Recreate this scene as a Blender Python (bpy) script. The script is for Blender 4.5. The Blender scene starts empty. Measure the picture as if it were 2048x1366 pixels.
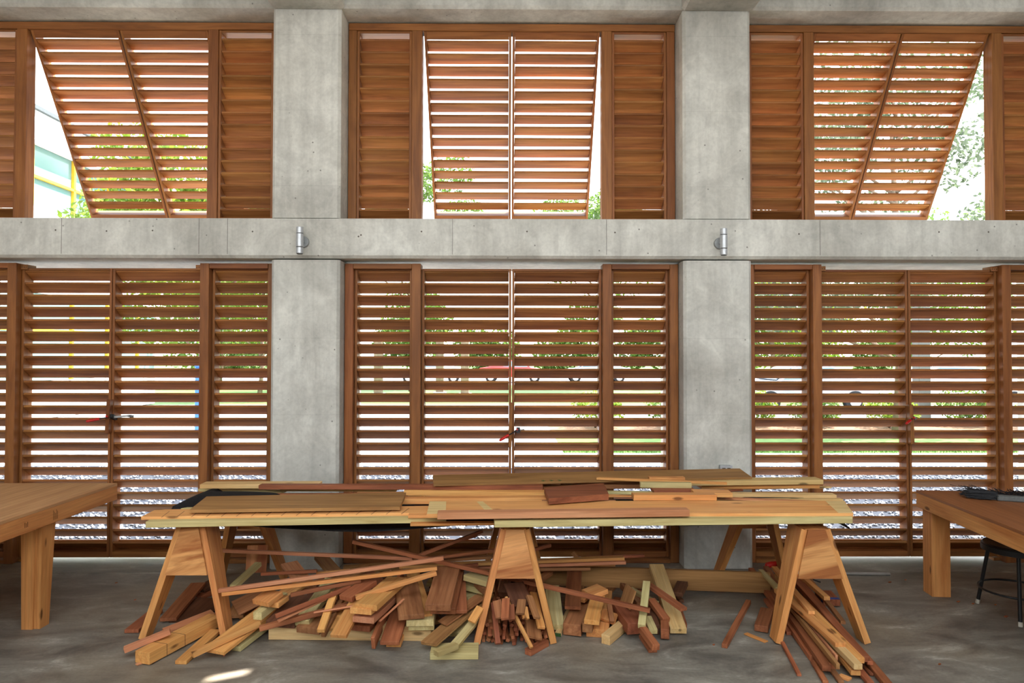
import bpy, bmesh, math, random
import numpy as np
from mathutils import Vector, Matrix

random.seed(7)
scene = bpy.context.scene
COL = scene.collection

# ------------------------------------------------------------------ camera
F = 1400.0
PITCH, YAW, ROLL = math.radians(1.10), math.radians(0.43), 0.0011
H = 1.70
CAMR = Matrix.Rotation(-YAW, 3, 'Z') @ Matrix.Rotation(math.pi / 2 + PITCH, 3, 'X') @ Matrix.Rotation(ROLL, 3, 'Z')
cam_data = bpy.data.cameras.new('camera')
cam = bpy.data.objects.new('camera', cam_data)
COL.objects.link(cam)
cam_data.sensor_width = 36.0
cam_data.lens = F / 2048 * 36
cam.matrix_world = Matrix.Translation((0, 0, H)) @ CAMR.to_4x4()
scene.camera = cam

# ------------------------------------------------------------------ light and exposure
scene.view_settings.view_transform = 'Standard'
scene.view_settings.look = 'None'
scene.view_settings.gamma = 1.0
scene.view_settings.use_curve_mapping = False
scene.view_settings.exposure = 2.8
w = bpy.data.worlds.new('sky')
scene.world = w
w.use_nodes = True
nt = w.node_tree
nt.nodes.clear()
wo = nt.nodes.new('ShaderNodeOutputWorld')
bg = nt.nodes.new('ShaderNodeBackground')
rampn = nt.nodes.new('ShaderNodeValToRGB')
sep = nt.nodes.new('ShaderNodeSeparateXYZ')
tc = nt.nodes.new('ShaderNodeTexCoord')
nt.links.new(tc.outputs['Generated'], sep.inputs[0])
nt.links.new(sep.outputs['Z'], rampn.inputs[0])
rampn.color_ramp.elements[0].position = 0.0
rampn.color_ramp.elements[0].color = (1.0, 0.98, 0.95, 1)
rampn.color_ramp.elements[1].position = 0.8
rampn.color_ramp.elements[1].color = (0.80, 0.90, 1.0, 1)
nt.links.new(rampn.outputs[0], bg.inputs[0])
bg.inputs[1].default_value = 1.0
nt.links.new(bg.outputs[0], wo.inputs[0])
sun_d = bpy.data.lights.new('sun', 'SUN')
sun_d.energy = 4.8
sun_d.angle = math.radians(0.6)
sun_d.color = (1.0, 0.95, 0.87)
sun = bpy.data.objects.new('sun', sun_d)
COL.objects.link(sun)
sun.rotation_euler = Vector((0.482, 0.13, 0.86)).to_track_quat('Z', 'Y').to_euler()

# ------------------------------------------------------------------ pixel helpers (2048 x 1366 frame)
def ray(px, py):
    return CAMR @ Vector(((px - 1024) / F, -(py - 683) / F, -1.0))

def P(px, py, y):
    """point of the photograph's ray on the plane at depth y"""
    d = ray(px, py)
    return Vector((0, 0, H)) + d * (y / d.y)

def G(px, py, z):
    """point of the photograph's ray at height z"""
    d = ray(px, py)
    return Vector((0, 0, H)) + d * ((z - H) / d.z)

# ------------------------------------------------------------------ materials
def new_mat(name):
    m = bpy.data.materials.new(name)
    m.use_nodes = True
    t = m.node_tree
    t.nodes.clear()
    out = t.nodes.new('ShaderNodeOutputMaterial')
    b = t.nodes.new('ShaderNodeBsdfPrincipled')
    t.links.new(b.outputs[0], out.inputs[0])
    return m, t, b, out

def lin(c):
    return tuple(((v / 255) / 12.92 if v / 255 < .04045 else ((v / 255 + .055) / 1.055) ** 2.4) for v in c)

def N(t, kind, **kw):
    n = t.nodes.new(kind)
    for k, v in kw.items():
        if k in n.inputs:
            n.inputs[k].default_value = v
        else:
            setattr(n, k, v)
    return n

def mix(t, a, b, fac, mode='MIX'):
    n = t.nodes.new('ShaderNodeMix')
    n.data_type = 'RGBA'
    n.blend_type = mode
    for sock, val in ((n.inputs[0], fac), (n.inputs[6], a), (n.inputs[7], b)):
        if hasattr(val, 'is_linked') or hasattr(val, 'links'):
            t.links.new(val, sock)
        elif isinstance(val, (int, float)):
            sock.default_value = val
        else:
            sock.default_value = (*val[:3], 1)
    return n.outputs[2]

def ramp(t, src, stops):
    n = t.nodes.new('ShaderNodeValToRGB')
    while len(n.color_ramp.elements) < len(stops):
        n.color_ramp.elements.new(0.5)
    for e, (p, c) in zip(n.color_ramp.elements, stops):
        e.position = p
        e.color = (*c[:3], 1) if not isinstance(c, (int, float)) else (c, c, c, 1)
    t.links.new(src, n.inputs[0])
    return n.outputs[0]

def wood(name, light, dark, rough=0.6, vary=0.25, grain=1.0, spec=0.3, knots=False, con=(0.28, 0.72)):
    """grain runs along the piece's own x axis; every object gets its own offset and tone"""
    light, dark = lin(light), lin(dark)
    m, t, b, out = new_mat(name)
    tc = N(t, 'ShaderNodeTexCoord')
    oi = N(t, 'ShaderNodeObjectInfo')
    off = N(t, 'ShaderNodeVectorMath', operation='MULTIPLY_ADD')
    comb = N(t, 'ShaderNodeCombineXYZ')
    for i in range(3):
        t.links.new(oi.outputs['Random'], comb.inputs[i])
    off.inputs[1].default_value = (37.0, 11.0, 23.0)
    t.links.new(comb.outputs[0], off.inputs[0])
    t.links.new(tc.outputs['Object'], off.inputs[2])
    mp = N(t, 'ShaderNodeMapping')
    mp.inputs['Scale'].default_value = (0.9 * grain, 9 * grain, 9 * grain)
    t.links.new(off.outputs[0], mp.inputs[0])
    n1 = N(t, 'ShaderNodeTexNoise', Scale=1.6, Detail=5.0, Roughness=0.55, Distortion=0.9)
    t.links.new(mp.outputs[0], n1.inputs['Vector'])
    wv = N(t, 'ShaderNodeTexWave', Scale=1.1, Distortion=7.0, Detail=2.0)
    wv.bands_direction = 'Y'
    wv.inputs['Detail Scale'].default_value = 0.8
    t.links.new(mp.outputs[0], wv.inputs['Vector'])
    c1 = ramp(t, n1.outputs[0], [(con[0], dark), (con[1], light)])
    mid = tuple((a * .6 + bb * .4) for a, bb in zip(light, dark))
    c2 = ramp(t, wv.outputs['Fac'], [(0.0, mid), (0.6, (1, 1, 1))])
    c = mix(t, c1, c2, 0.16, 'MULTIPLY')
    mp2 = N(t, 'ShaderNodeMapping')
    mp2.inputs['Scale'].default_value = (4, 120, 120)
    t.links.new(off.outputs[0], mp2.inputs[0])
    n2 = N(t, 'ShaderNodeTexNoise', Scale=1.0, Detail=2.0)
    t.links.new(mp2.outputs[0], n2.inputs['Vector'])
    c = mix(t, c, ramp(t, n2.outputs[0], [(0.3, 0.72), (0.6, 1.0)]), 0.6, 'MULTIPLY')
    if knots:
        mp3 = N(t, 'ShaderNodeMapping')
        mp3.inputs['Scale'].default_value = (3.0, 9, 9)
        t.links.new(off.outputs[0], mp3.inputs[0])
        vo = N(t, 'ShaderNodeTexVoronoi', Scale=1.0)
        t.links.new(mp3.outputs[0], vo.inputs['Vector'])
        c = mix(t, tuple(v * .35 for v in dark), c, ramp(t, vo.outputs['Distance'], [(0.07, 0.0), (0.13, 1.0)]))
    hv = N(t, 'ShaderNodeHueSaturation')
    mr = N(t, 'ShaderNodeMapRange')
    mr.inputs[3].default_value = 1 - vary
    mr.inputs[4].default_value = 1 + vary
    t.links.new(oi.outputs['Random'], mr.inputs[0])
    t.links.new(mr.outputs[0], hv.inputs['Value'])
    wn = N(t, 'ShaderNodeTexWhiteNoise', noise_dimensions='1D')
    t.links.new(oi.outputs['Random'], wn.inputs['W'])
    mr2 = N(t, 'ShaderNodeMapRange')
    mr2.inputs[3].default_value = 0.496
    mr2.inputs[4].default_value = 0.506
    t.links.new(wn.outputs['Value'], mr2.inputs[0])
    t.links.new(mr2.outputs[0], hv.inputs['Hue'])
    t.links.new(c, hv.inputs['Color'])
    t.links.new(hv.outputs[0], b.inputs['Base Color'])
    b.inputs['Roughness'].default_value = rough
    b.inputs['Specular IOR Level'].default_value = spec
    bp = N(t, 'ShaderNodeBump', Strength=0.15, Distance=0.002)
    t.links.new(n2.outputs[0], bp.inputs['Height'])
    t.links.new(bp.outputs[0], b.inputs['Normal'])
    return m

def concrete(name, base, dark, pits=True, lines=True, rough=0.75, spec=0.3):
    base, dark = lin(base), lin(dark)
    m, t, b, out = new_mat(name)
    g = N(t, 'ShaderNodeNewGeometry')
    n1 = N(t, 'ShaderNodeTexNoise', Scale=0.9, Detail=6.0, Roughness=0.62, Distortion=0.4)
    t.links.new(g.outputs['Position'], n1.inputs['Vector'])
    c = ramp(t, n1.outputs[0], [(0.32, dark), (0.62, base)])
    mp = N(t, 'ShaderNodeMapping')
    mp.inputs['Scale'].default_value = (14, 14, 1.2)
    t.links.new(g.outputs['Position'], mp.inputs[0])
    n2 = N(t, 'ShaderNodeTexNoise', Scale=1.0, Detail=4.0, Roughness=0.6)
    t.links.new(mp.outputs[0], n2.inputs['Vector'])
    c = mix(t, c, ramp(t, n2.outputs[0], [(0.35, 0.82), (0.55, 1.0)]), 0.7, 'MULTIPLY')
    n3 = N(t, 'ShaderNodeTexNoise', Scale=45.0, Detail=3.0)
    t.links.new(g.outputs['Position'], n3.inputs['Vector'])
    c = mix(t, c, ramp(t, n3.outputs[0], [(0.3, 0.85), (0.6, 1.0)]), 0.6, 'MULTIPLY')
    n4 = N(t, 'ShaderNodeTexNoise', Scale=3.2, Detail=7.0, Roughness=0.7, Distortion=0.8)
    t.links.new(g.outputs['Position'], n4.inputs['Vector'])
    c = mix(t, c, ramp(t, n4.outputs[0], [(0.36, 0.80), (0.5, 0.95), (0.62, 1.12)]), 0.75, 'MULTIPLY')
    if lines:
        sp = N(t, 'ShaderNodeSeparateXYZ')
        t.links.new(g.outputs['Position'], sp.inputs[0])
        ma = N(t, 'ShaderNodeMath', operation='FRACT')
        md = N(t, 'ShaderNodeMath', operation='DIVIDE')
        md.inputs[1].default_value = 0.61
        t.links.new(sp.outputs['Z'], md.inputs[0])
        t.links.new(md.outputs[0], ma.inputs[0])
        c = mix(t, c, ramp(t, ma.outputs[0], [(0.0, 0.75), (0.012, 1.0)]), 0.55, 'MULTIPLY')
    h = n3.outputs[0]
    if pits:
        vo = N(t, 'ShaderNodeTexVoronoi', Scale=9.0)
        t.links.new(g.outputs['Position'], vo.inputs['Vector'])
        c = mix(t, tuple(v * .45 for v in dark), c, ramp(t, vo.outputs['Distance'], [(0.035, 0.0), (0.075, 1.0)]))
    t.links.new(c, b.inputs['Base Color'])
    b.inputs['Roughness'].default_value = rough
    b.inputs['Specular IOR Level'].default_value = spec
    bp = N(t, 'ShaderNodeBump', Strength=0.25, Distance=0.004)
    t.links.new(h, bp.inputs['Height'])
    t.links.new(bp.outputs[0], b.inputs['Normal'])
    return m

def floor_mat():
    m, t, b, out = new_mat('troweled_concrete')
    g = N(t, 'ShaderNodeNewGeometry')
    mp = N(t, 'ShaderNodeMapping')
    mp.inputs['Rotation'].default_value = (0, 0, math.radians(-32))
    mp.inputs['Scale'].default_value = (1.3, 3.0, 1)
    t.links.new(g.outputs['Position'], mp.inputs[0])
    n1 = N(t, 'ShaderNodeTexNoise', Scale=1.6, Detail=9.0, Roughness=0.72, Distortion=0.5)
    t.links.new(mp.outputs[0], n1.inputs['Vector'])
    c = ramp(t, n1.outputs[0], [(0.30, lin((80, 75, 68))), (0.46, lin((118, 111, 101))), (0.58, lin((142, 135, 123))), (0.74, lin((196, 188, 176)))])
    n2 = N(t, 'ShaderNodeTexNoise', Scale=0.7, Detail=4.0)
    t.links.new(g.outputs['Position'], n2.inputs['Vector'])
    c = mix(t, c, lin((150, 128, 96)), ramp(t, n2.outputs[0], [(0.5, 0.0), (0.75, 0.5)]))
    n3 = N(t, 'ShaderNodeTexNoise', Scale=60.0, Detail=3.0)
    t.links.new(g.outputs['Position'], n3.inputs['Vector'])
    c = mix(t, c, ramp(t, n3.outputs[0], [(0.3, 0.75), (0.6, 1.0)]), 0.5, 'MULTIPLY')
    t.links.new(c, b.inputs['Base Color'])
    t.links.new(ramp(t, n1.outputs[0], [(0.3, 0.34), (0.7, 0.6)]), b.inputs['Roughness'])
    b.inputs['Specular IOR Level'].default_value = 0.35
    bp = N(t, 'ShaderNodeBump', Strength=0.12, Distance=0.004)
    t.links.new(n1.outputs[0], bp.inputs['Height'])
    t.links.new(bp.outputs[0], b.inputs['Normal'])
    return m

def plain(name, rgb, rough=0.6, metal=0.0, spec=0.4, noise=0.15, scale=12.0):
    rgb = lin(rgb)
    m, t, b, out = new_mat(name)
    g = N(t, 'ShaderNodeNewGeometry')
    n1 = N(t, 'ShaderNodeTexNoise', Scale=scale, Detail=4.0)
    t.links.new(g.outputs['Position'], n1.inputs['Vector'])
    c = ramp(t, n1.outputs[0], [(0.3, tuple(v * (1 - noise) for v in rgb)), (0.7, rgb)])
    t.links.new(c, b.inputs['Base Color'])
    b.inputs['Roughness'].default_value = rough
    b.inputs['Metallic'].default_value = metal
    b.inputs['Specular IOR Level'].default_value = spec
    return m

def leaf_mat(name, a, bcol, trans=0.5):
    a, bcol = lin(a), lin(bcol)
    m, t, b, out = new_mat(name)
    g = N(t, 'ShaderNodeNewGeometry')
    n1 = N(t, 'ShaderNodeTexNoise', Scale=2.2, Detail=5.0, Roughness=0.7)
    t.links.new(g.outputs['Position'], n1.inputs['Vector'])
    c = ramp(t, n1.outputs[0], [(0.35, a), (0.65, bcol)])
    t.links.new(c, b.inputs['Base Color'])
    b.inputs['Roughness'].default_value = 0.45
    tr = N(t, 'ShaderNodeBsdfTranslucent')
    t.links.new(c, tr.inputs[0])
    ms = N(t, 'ShaderNodeMixShader')
    ms.inputs[0].default_value = trans
    t.links.new(b.outputs[0], ms.inputs[1])
    t.links.new(tr.outputs[0], ms.inputs[2])
    t.links.new(ms.outputs[0], out.inputs[0])
    return m

MAT = {
    'shutter': wood('oiled_hardwood', (180, 122, 68), (126, 76, 38), 0.5, 0.16, grain=0.8),
    'frame': wood('oiled_hardwood_frame', (164, 104, 56), (120, 70, 34), 0.5, 0.10),
    'O': wood('orange_pine', (232, 172, 104), (204, 132, 72), 0.6, 0.12, knots=True),
    'W': wood('clear_orange_pine', (244, 188, 118), (226, 158, 90), 0.6, 0.03, knots=True),
    'P': wood('pale_pine', (236, 204, 146), (210, 168, 106), 0.65, 0.12, knots=True),
    'G': wood('treated_pine', (214, 198, 142), (176, 152, 98), 0.7, 0.12),
    'R': wood('red_hardwood', (180, 108, 72), (126, 68, 42), 0.6, 0.22),
    'B': wood('brown_hardwood', (184, 126, 82), (132, 82, 48), 0.65, 0.2),
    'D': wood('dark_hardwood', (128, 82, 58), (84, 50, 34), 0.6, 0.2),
    'T': wood('weathered_plywood', (186, 136, 84), (136, 94, 54), 0.7, 0.12, grain=0.8),
    'K': wood('pinkish_hardwood', (216, 152, 112), (182, 112, 74), 0.65, 0.15),
    'ply': wood('fir_plywood', (214, 150, 92), (158, 90, 44), 0.55, 0.08, grain=0.6, con=(0.40, 0.56)),
    'hardboard': wood('red_brown_hardboard', (166, 104, 66), (136, 80, 48), 0.45, 0.05, grain=0.7),
    'ply_table': wood('table_plywood', (210, 162, 116), (180, 128, 86), 0.5, 0.05, grain=0.7),
    'stud': wood('framing_lumber', (220, 156, 92), (186, 116, 62), 0.6, 0.1, knots=True),
    'concrete': concrete('board_formed_concrete', (220, 220, 212), (182, 180, 171)),
    'concrete_wall': concrete('plain_concrete', (190, 186, 178), (160, 156, 148), pits=False),
    'floor': floor_mat(),
    'joint': plain('dark_joint_filler', (60, 52, 44), 0.9),  # dark colour of the filler in the floor joint
    'alu': plain('brushed_aluminium', (196, 200, 204), 0.42, 0.55, 0.5, 0.08, 60),
    'galv': plain('galvanised_steel', (176, 180, 182), 0.4, 0.7, 0.5, 0.2, 40),
    'steel_dark': plain('blackened_steel', (34, 33, 34), 0.45, 0.3, 0.5, 0.2, 30),
    'black': plain('black_plastic', (22, 22, 24), 0.5),
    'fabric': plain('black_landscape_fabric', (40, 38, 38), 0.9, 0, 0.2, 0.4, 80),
    'red': plain('red_plastic', (205, 34, 28), 0.35),
    'blue': plain('blue_paint', (52, 108, 196), 0.5),
    'seat': plain('dark_brown_vinyl', (46, 34, 28), 0.45, 0, 0.4, 0.3, 50),
    'rubber': plain('pale_rubber', (196, 190, 176), 0.6),
    'bristle': plain('black_bristle', (30, 29, 32), 0.7),
    'grey': plain('grey_plastic', (104, 106, 104), 0.6, 0, 0.3, 0.3, 60),
    'white': plain('white_render', (232, 234, 232), 0.7),
    'glass': plain('teal_glass', (96, 128, 126), 0.12, 0, 0.6, 0.15, 0.6),
    'window': plain('window_glass', (96, 118, 134), 0.1, 0, 0.6, 0.2, 1.0),
    'yellow': plain('yellow_mullion', (200, 160, 40), 0.5),
    'roofedge': plain('dark_roof_edge', (70, 76, 80), 0.6),
    'asphalt': plain('pale_asphalt', (140, 142, 150), 0.8, 0, 0.3, 0.25, 3),
    'paving': plain('pale_paving', (160, 160, 164), 0.75, 0, 0.3, 0.12, 4),
    'gravel': plain('gravel_bed', (48, 52, 62), 0.9, 0, 0.2, 0.5, 50),  # blue-grey of bed and stones paints in shade near the building
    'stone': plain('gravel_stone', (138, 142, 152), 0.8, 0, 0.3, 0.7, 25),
    'grass': plain('grass_blades', (78, 112, 44), 0.7, 0, 0.2, 0.35, 6),
    'soil': plain('bark_mulch', (120, 92, 70), 0.9, 0, 0.2, 0.5, 20),
    'bark': plain('tree_bark', (124, 108, 92), 0.9, 0, 0.2, 0.4, 8),
    'leaf_y': leaf_mat('yellow_green_leaf', (74, 104, 28), (128, 148, 52), 0.55),
    'leaf_g': leaf_mat('green_leaf', (52, 82, 32), (104, 128, 54), 0.5),
    'leaf_s': leaf_mat('grey_green_leaf', (58, 74, 52), (108, 120, 96), 0.35),
    'carpaint_w': plain('white_car_paint', (228, 230, 234), 0.2, 0, 0.6, 0.03),
    'carpaint_s': plain('silver_car_paint', (168, 176, 190), 0.22, 0.6, 0.6, 0.03),
    'carpaint_r': plain('red_car_paint', (176, 40, 40), 0.2, 0, 0.6, 0.03),
    'tyre': plain('tyre_rubber', (24, 24, 25), 0.8),
    'lamp_glass': plain('frosted_glass', (230, 230, 226), 0.4),
    'blue_tape': plain('blue_tape', (66, 84, 150), 0.6),
    'green_ink': plain('green_ink', (58, 92, 46), 0.8),
    'pencil': plain('pencil_line', (92, 60, 36), 0.9),
    'putty': wood('pale_bare_pine', (236, 208, 150), (218, 182, 122), 0.7, 0.05),
    'tie': plain('tie_hole_grout', (98, 92, 84), 0.9),
    'pipe': plain('conduit_steel', (170, 166, 160), 0.35, 0.6, 0.5, 0.2, 20),
}

# ------------------------------------------------------------------ object helpers
def tag(o, label=None, cat=None, group=None, kind=None):
    if label: o['label'] = label
    if cat: o['category'] = cat
    if group: o['group'] = group
    if kind: o['kind'] = kind
    return o

def link(name, mesh, mat=None, parent=None, mw=None):
    if mat is not None and len(mesh.materials) == 0:
        mesh.materials.append(MAT[mat] if isinstance(mat, str) else mat)
    o = bpy.data.objects.new(name, mesh)
    COL.objects.link(o)
    if mat is not None:
        mt = MAT[mat] if isinstance(mat, str) else mat
        if mesh.materials[0] != mt:
            o.material_slots[0].link = 'OBJECT'
            o.material_slots[0].material = mt
    mw = mw if mw is not None else Matrix()
    if parent is not None:
        o.parent = parent
        o.matrix_basis = WORLD[parent.name].inverted() @ mw
    else:
        o.matrix_basis = mw
    WORLD[o.name] = mw.copy()
    return o

WORLD = {}

def empty(name, mw=None, label=None, cat=None, group=None, kind=None):
    o = bpy.data.objects.new(name, None)
    o.empty_display_size = 0.1
    COL.objects.link(o)
    mw = mw if mw is not None else Matrix()
    if isinstance(mw, (Vector, tuple)):
        mw = Matrix.Translation(mw)
    o.matrix_basis = mw
    WORLD[o.name] = mw.copy()
    return tag(o, label, cat, group, kind)

_boxes = {}
def box_mesh(lx, ly, lz, bev=0.0015):
    k = (round(lx, 4), round(ly, 4), round(lz, 4), bev)
    if k in _boxes:
        return _boxes[k]
    bm = bmesh.new()
    bmesh.ops.create_cube(bm, size=1.0)
    bmesh.ops.scale(bm, vec=(lx, ly, lz), verts=bm.verts)
    if bev > 0 and min(lx, ly, lz) > bev * 3:
        bmesh.ops.bevel(bm, geom=list(bm.edges), offset=bev, segments=1, affect='EDGES', profile=0.5)
    me = bpy.data.meshes.new('box')
    bm.to_mesh(me)
    bm.free()
    _boxes[k] = me
    return me

def box(name, lo, hi, mat, parent=None, bev=0.0015):
    """axis aligned box, grain along its longest side"""
    lo, hi = Vector(lo), Vector(hi)
    c = (lo + hi) / 2
    s = [abs(v) for v in (hi - lo)]
    i = max(range(3), key=lambda k: s[k])
    R = [Matrix(), Matrix.Rotation(math.pi / 2, 4, 'Z'), Matrix.Rotation(-math.pi / 2, 4, 'Y')][i]
    dims = [(s[0], s[1], s[2]), (s[1], s[0], s[2]), (s[2], s[1], s[0])][i]
    return link(name, box_mesh(*dims, bev), mat, parent, Matrix.Translation(c) @ R)

def axes(p0, p1, roll=0.0, up=Vector((0, 0, 1))):
    x = (p1 - p0).normalized()
    if abs(x.dot(up)) > 0.95:
        up = Vector((0, -1, 0))
    y = up.cross(x).normalized()
    z = x.cross(y)
    M = Matrix((x, y, z)).transposed().to_4x4()
    return M @ Matrix.Rotation(roll, 4, 'X')

def plank(name, p0, p1, wd, th, mat, parent=None, roll=0.0, bev=0.0015):
    p0, p1 = Vector(p0), Vector(p1)
    M = Matrix.Translation((p0 + p1) / 2) @ axes(p0, p1, roll)
    return link(name, box_mesh((p1 - p0).length, wd, th, bev), mat, parent, M)

def poly_mesh(pts, thick_vec):
    """prism: polygon pts extruded by thick_vec"""
    bm = bmesh.new()
    a = [bm.verts.new(p) for p in pts]
    b = [bm.verts.new(Vector(p) + Vector(thick_vec)) for p in pts]
    bm.faces.new(a)
    bm.faces.new(b[::-1])
    n = len(a)
    for i in range(n):
        bm.faces.new((a[i], b[i], b[(i + 1) % n], a[(i + 1) % n]))
    bmesh.ops.recalc_face_normals(bm, faces=bm.faces)
    me = bpy.data.meshes.new('prism')
    bm.to_mesh(me)
    bm.free()
    return me

def prism(name, pts, thick_vec, mat, parent=None, x_dir=None):
    """polygon prism given in world space; local x axis along x_dir for the grain"""
    pts = [Vector(p) for p in pts]
    c = sum(pts, Vector()) / len(pts)
    x = Vector(x_dir) if x_dir is not None else pts[1] - pts[0]
    M = Matrix.Translation(c) @ axes(c, c + x)
    Mi = M.inverted()
    return link(name, poly_mesh([Mi @ p for p in pts], Mi.to_3x3() @ Vector(thick_vec)), mat, parent, M)

def tapered(name, p0, p1, w0, w1, th, wdir, mat, parent=None):
    """board from p0 to p1 with width w0 -> w1 along wdir, thickness th"""
    p0, p1, wd = Vector(p0), Vector(p1), Vector(wdir).normalized()
    x = (p1 - p0).normalized()
    n = x.cross(wd).normalized()
    pts = [p0 - wd * w0 / 2, p1 - wd * w1 / 2, p1 + wd * w1 / 2, p0 + wd * w0 / 2]
    pts = [p - n * th / 2 for p in pts]
    return prism(name, pts, n * th, mat, parent, p1 - p0)

def lathe_mesh(profile, seg=24, smooth=True):
    """profile of (r, z)"""
    bm = bmesh.new()
    rings = []
    for r, z in profile:
        rings.append([bm.verts.new((r * math.cos(2 * math.pi * k / seg), r * math.sin(2 * math.pi * k / seg), z)) for k in range(seg)])
    for a, b in zip(rings, rings[1:]):
        for k in range(seg):
            f = bm.faces.new((a[k], a[(k + 1) % seg], b[(k + 1) % seg], b[k]))
            f.smooth = smooth
    bm.faces.new(rings[0][::-1])
    bm.faces.new(rings[-1])
    me = bpy.data.meshes.new('lathe')
    bm.to_mesh(me)
    bm.free()
    me.set_sharp_from_angle(angle=math.radians(32))
    return me

def cyl(name, p0, p1, r, mat, parent=None, seg=20, r1=None):
    p0, p1 = Vector(p0), Vector(p1)
    L = (p1 - p0).length
    r1 = r if r1 is None else r1
    c = min(0.003, r * .25)
    me = lathe_mesh([(r - c, 0), (r, c), (r1, L - c), (r1 - c, L)], seg)
    q = (p1 - p0).to_track_quat('Z', 'Y').to_matrix().to_4x4()
    return link(name, me, mat, parent, Matrix.Translation(p0) @ q)

def tube_mesh(paths, seg=8):
    """paths: list of [(point, radius), ...]"""
    bm = bmesh.new()
    for path in paths:
        rings = []
        n = len(path)
        for i, (p, r) in enumerate(path):
            a = Vector(path[max(i - 1, 0)][0]); b = Vector(path[min(i + 1, n - 1)][0])
            q = (b - a).to_track_quat('Z', 'Y')
            rings.append([bm.verts.new(Vector(p) + q @ Vector((r * math.cos(2 * math.pi * k / seg), r * math.sin(2 * math.pi * k / seg), 0))) for k in range(seg)])
        for A, B in zip(rings, rings[1:]):
            for k in range(seg):
                f = bm.faces.new((A[k], A[(k + 1) % seg], B[(k + 1) % seg], B[k]))
                f.smooth = True
        bm.faces.new(rings[0][::-1]); bm.faces.new(rings[-1])
    bmesh.ops.recalc_face_normals(bm, faces=bm.faces)
    me = bpy.data.meshes.new('tube')
    bm.to_mesh(me)
    bm.free()
    return me

def grid_plane(name, x0, x1, y0, y1, z, mat, kind='structure', label=None, cat=None):
    me = bpy.data.meshes.new(name)
    th = 0.06
    v = [(x0, y0, z), (x1, y0, z), (x1, y1, z), (x0, y1, z), (x0, y0, z - th), (x1, y0, z - th), (x1, y1, z - th), (x0, y1, z - th)]
    me.from_pydata(v, [], [(0, 1, 2, 3), (7, 6, 5, 4), (0, 4, 5, 1), (1, 5, 6, 2), (2, 6, 7, 3), (3, 7, 4, 0)])
    return tag(link(name, me, mat), label, cat, None, kind)

# ================================================================== STRUCTURE
YF, D, YB = 5.583, 5.833, 6.45
XC, BAY = 0.041, 3.30
ZB_TOP = P(1024, 438, YF).z
ZB_BOT = P(1024, 517.5, YF + 0.02).z
ZC = P(1024, 17, YF).z
PW = 0.546

def chamfered_box(lo, hi, edges, bev):
    """box whose edges selected by edges(v0, v1) are chamfered"""
    bm = bmesh.new()
    bmesh.ops.create_cube(bm, size=1.0)
    for v in bm.verts:
        v.co = Vector([(lo[i] + hi[i]) / 2 + v.co[i] * (hi[i] - lo[i]) for i in range(3)])
    es = [e for e in bm.edges if edges(e.verts[0].co, e.verts[1].co)]
    bmesh.ops.bevel(bm, geom=es, offset=bev, segments=1, affect='EDGES')
    me = bpy.data.meshes.new('cast_block')
    bm.to_mesh(me)
    bm.free()
    return me

wall = empty('wall_back', kind='structure')
for k in (-1.5, -0.5, 0.5, 1.5):
    x = XC + k * BAY
    vert = lambda a, b: abs(a.z - b.z) > .1 and min(a.y, b.y) < YF + .1
    link('pillar', chamfered_box((x - PW / 2, YF + .006, 0), (x + PW / 2, YB - .01, ZB_BOT - .014), vert, .022), 'concrete', wall)
    link('pillar', chamfered_box((x - PW / 2, YF + .006, ZB_TOP + .006), (x + PW / 2, YB - .01, ZC), vert, .022), 'concrete', wall)
low_front = lambda zz: (lambda a, b: abs(a.x - b.x) > 1 and abs(a.z - zz) < .01 and abs(b.z - zz) < .01 and a.y < YF + .1 and b.y < YF + .1)
XL, XR = XC - 1.5 * BAY - PW / 2 - 3.0, XC + 1.5 * BAY + PW / 2 + 3.0
link('beam', chamfered_box((XL, YF, ZB_BOT), (XR, YB, ZB_TOP), low_front(ZB_BOT), .022), 'concrete', wall)
link('beam', chamfered_box((XL, YF, ZC + .004), (XR, 6.05, ZC + 0.75), low_front(ZC + .004), .022), 'concrete', wall)
# form-tie holes along the beam, shallow cone plugs set into its face
for px, py in ((111, 460), (213, 462), (305, 461), (505, 463), (717, 473), (843, 463), (1054, 463), (1230, 465), (1598, 468), (1878, 464), (1977, 464), (722, 470)):
    p = P(px, py, YF)
    cyl('tie_hole', p + Vector((0, -.0012, 0)), p + Vector((0, .02, 0)), .0075, 'tie', wall, 10)
# vertical form joints in the beam face
for px in (123, 398, 455, 905, 1213, 1640):
    p = P(px, 475, YF)
    box('form_joint', (p.x - .0015, YF - .0012, ZB_BOT + .03), (p.x + .0015, YF + .01, ZB_TOP - .002), 'tie', wall, 0)

# ceiling: slab on cross beams that run back from the pillars
ceil = empty('ceiling', kind='structure')
for k in (-1.5, -0.5, 0.5, 1.5):
    x = XC + k * BAY
    link('cross_beam', chamfered_box((x - PW / 2 - .01, -3.0, ZC - .012), (x + PW / 2 + .03, YF - .001, ZC + .5), lambda a, b: abs(a.y - b.y) > 1 and a.z < ZC + .1, .022), 'concrete', ceil)
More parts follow.
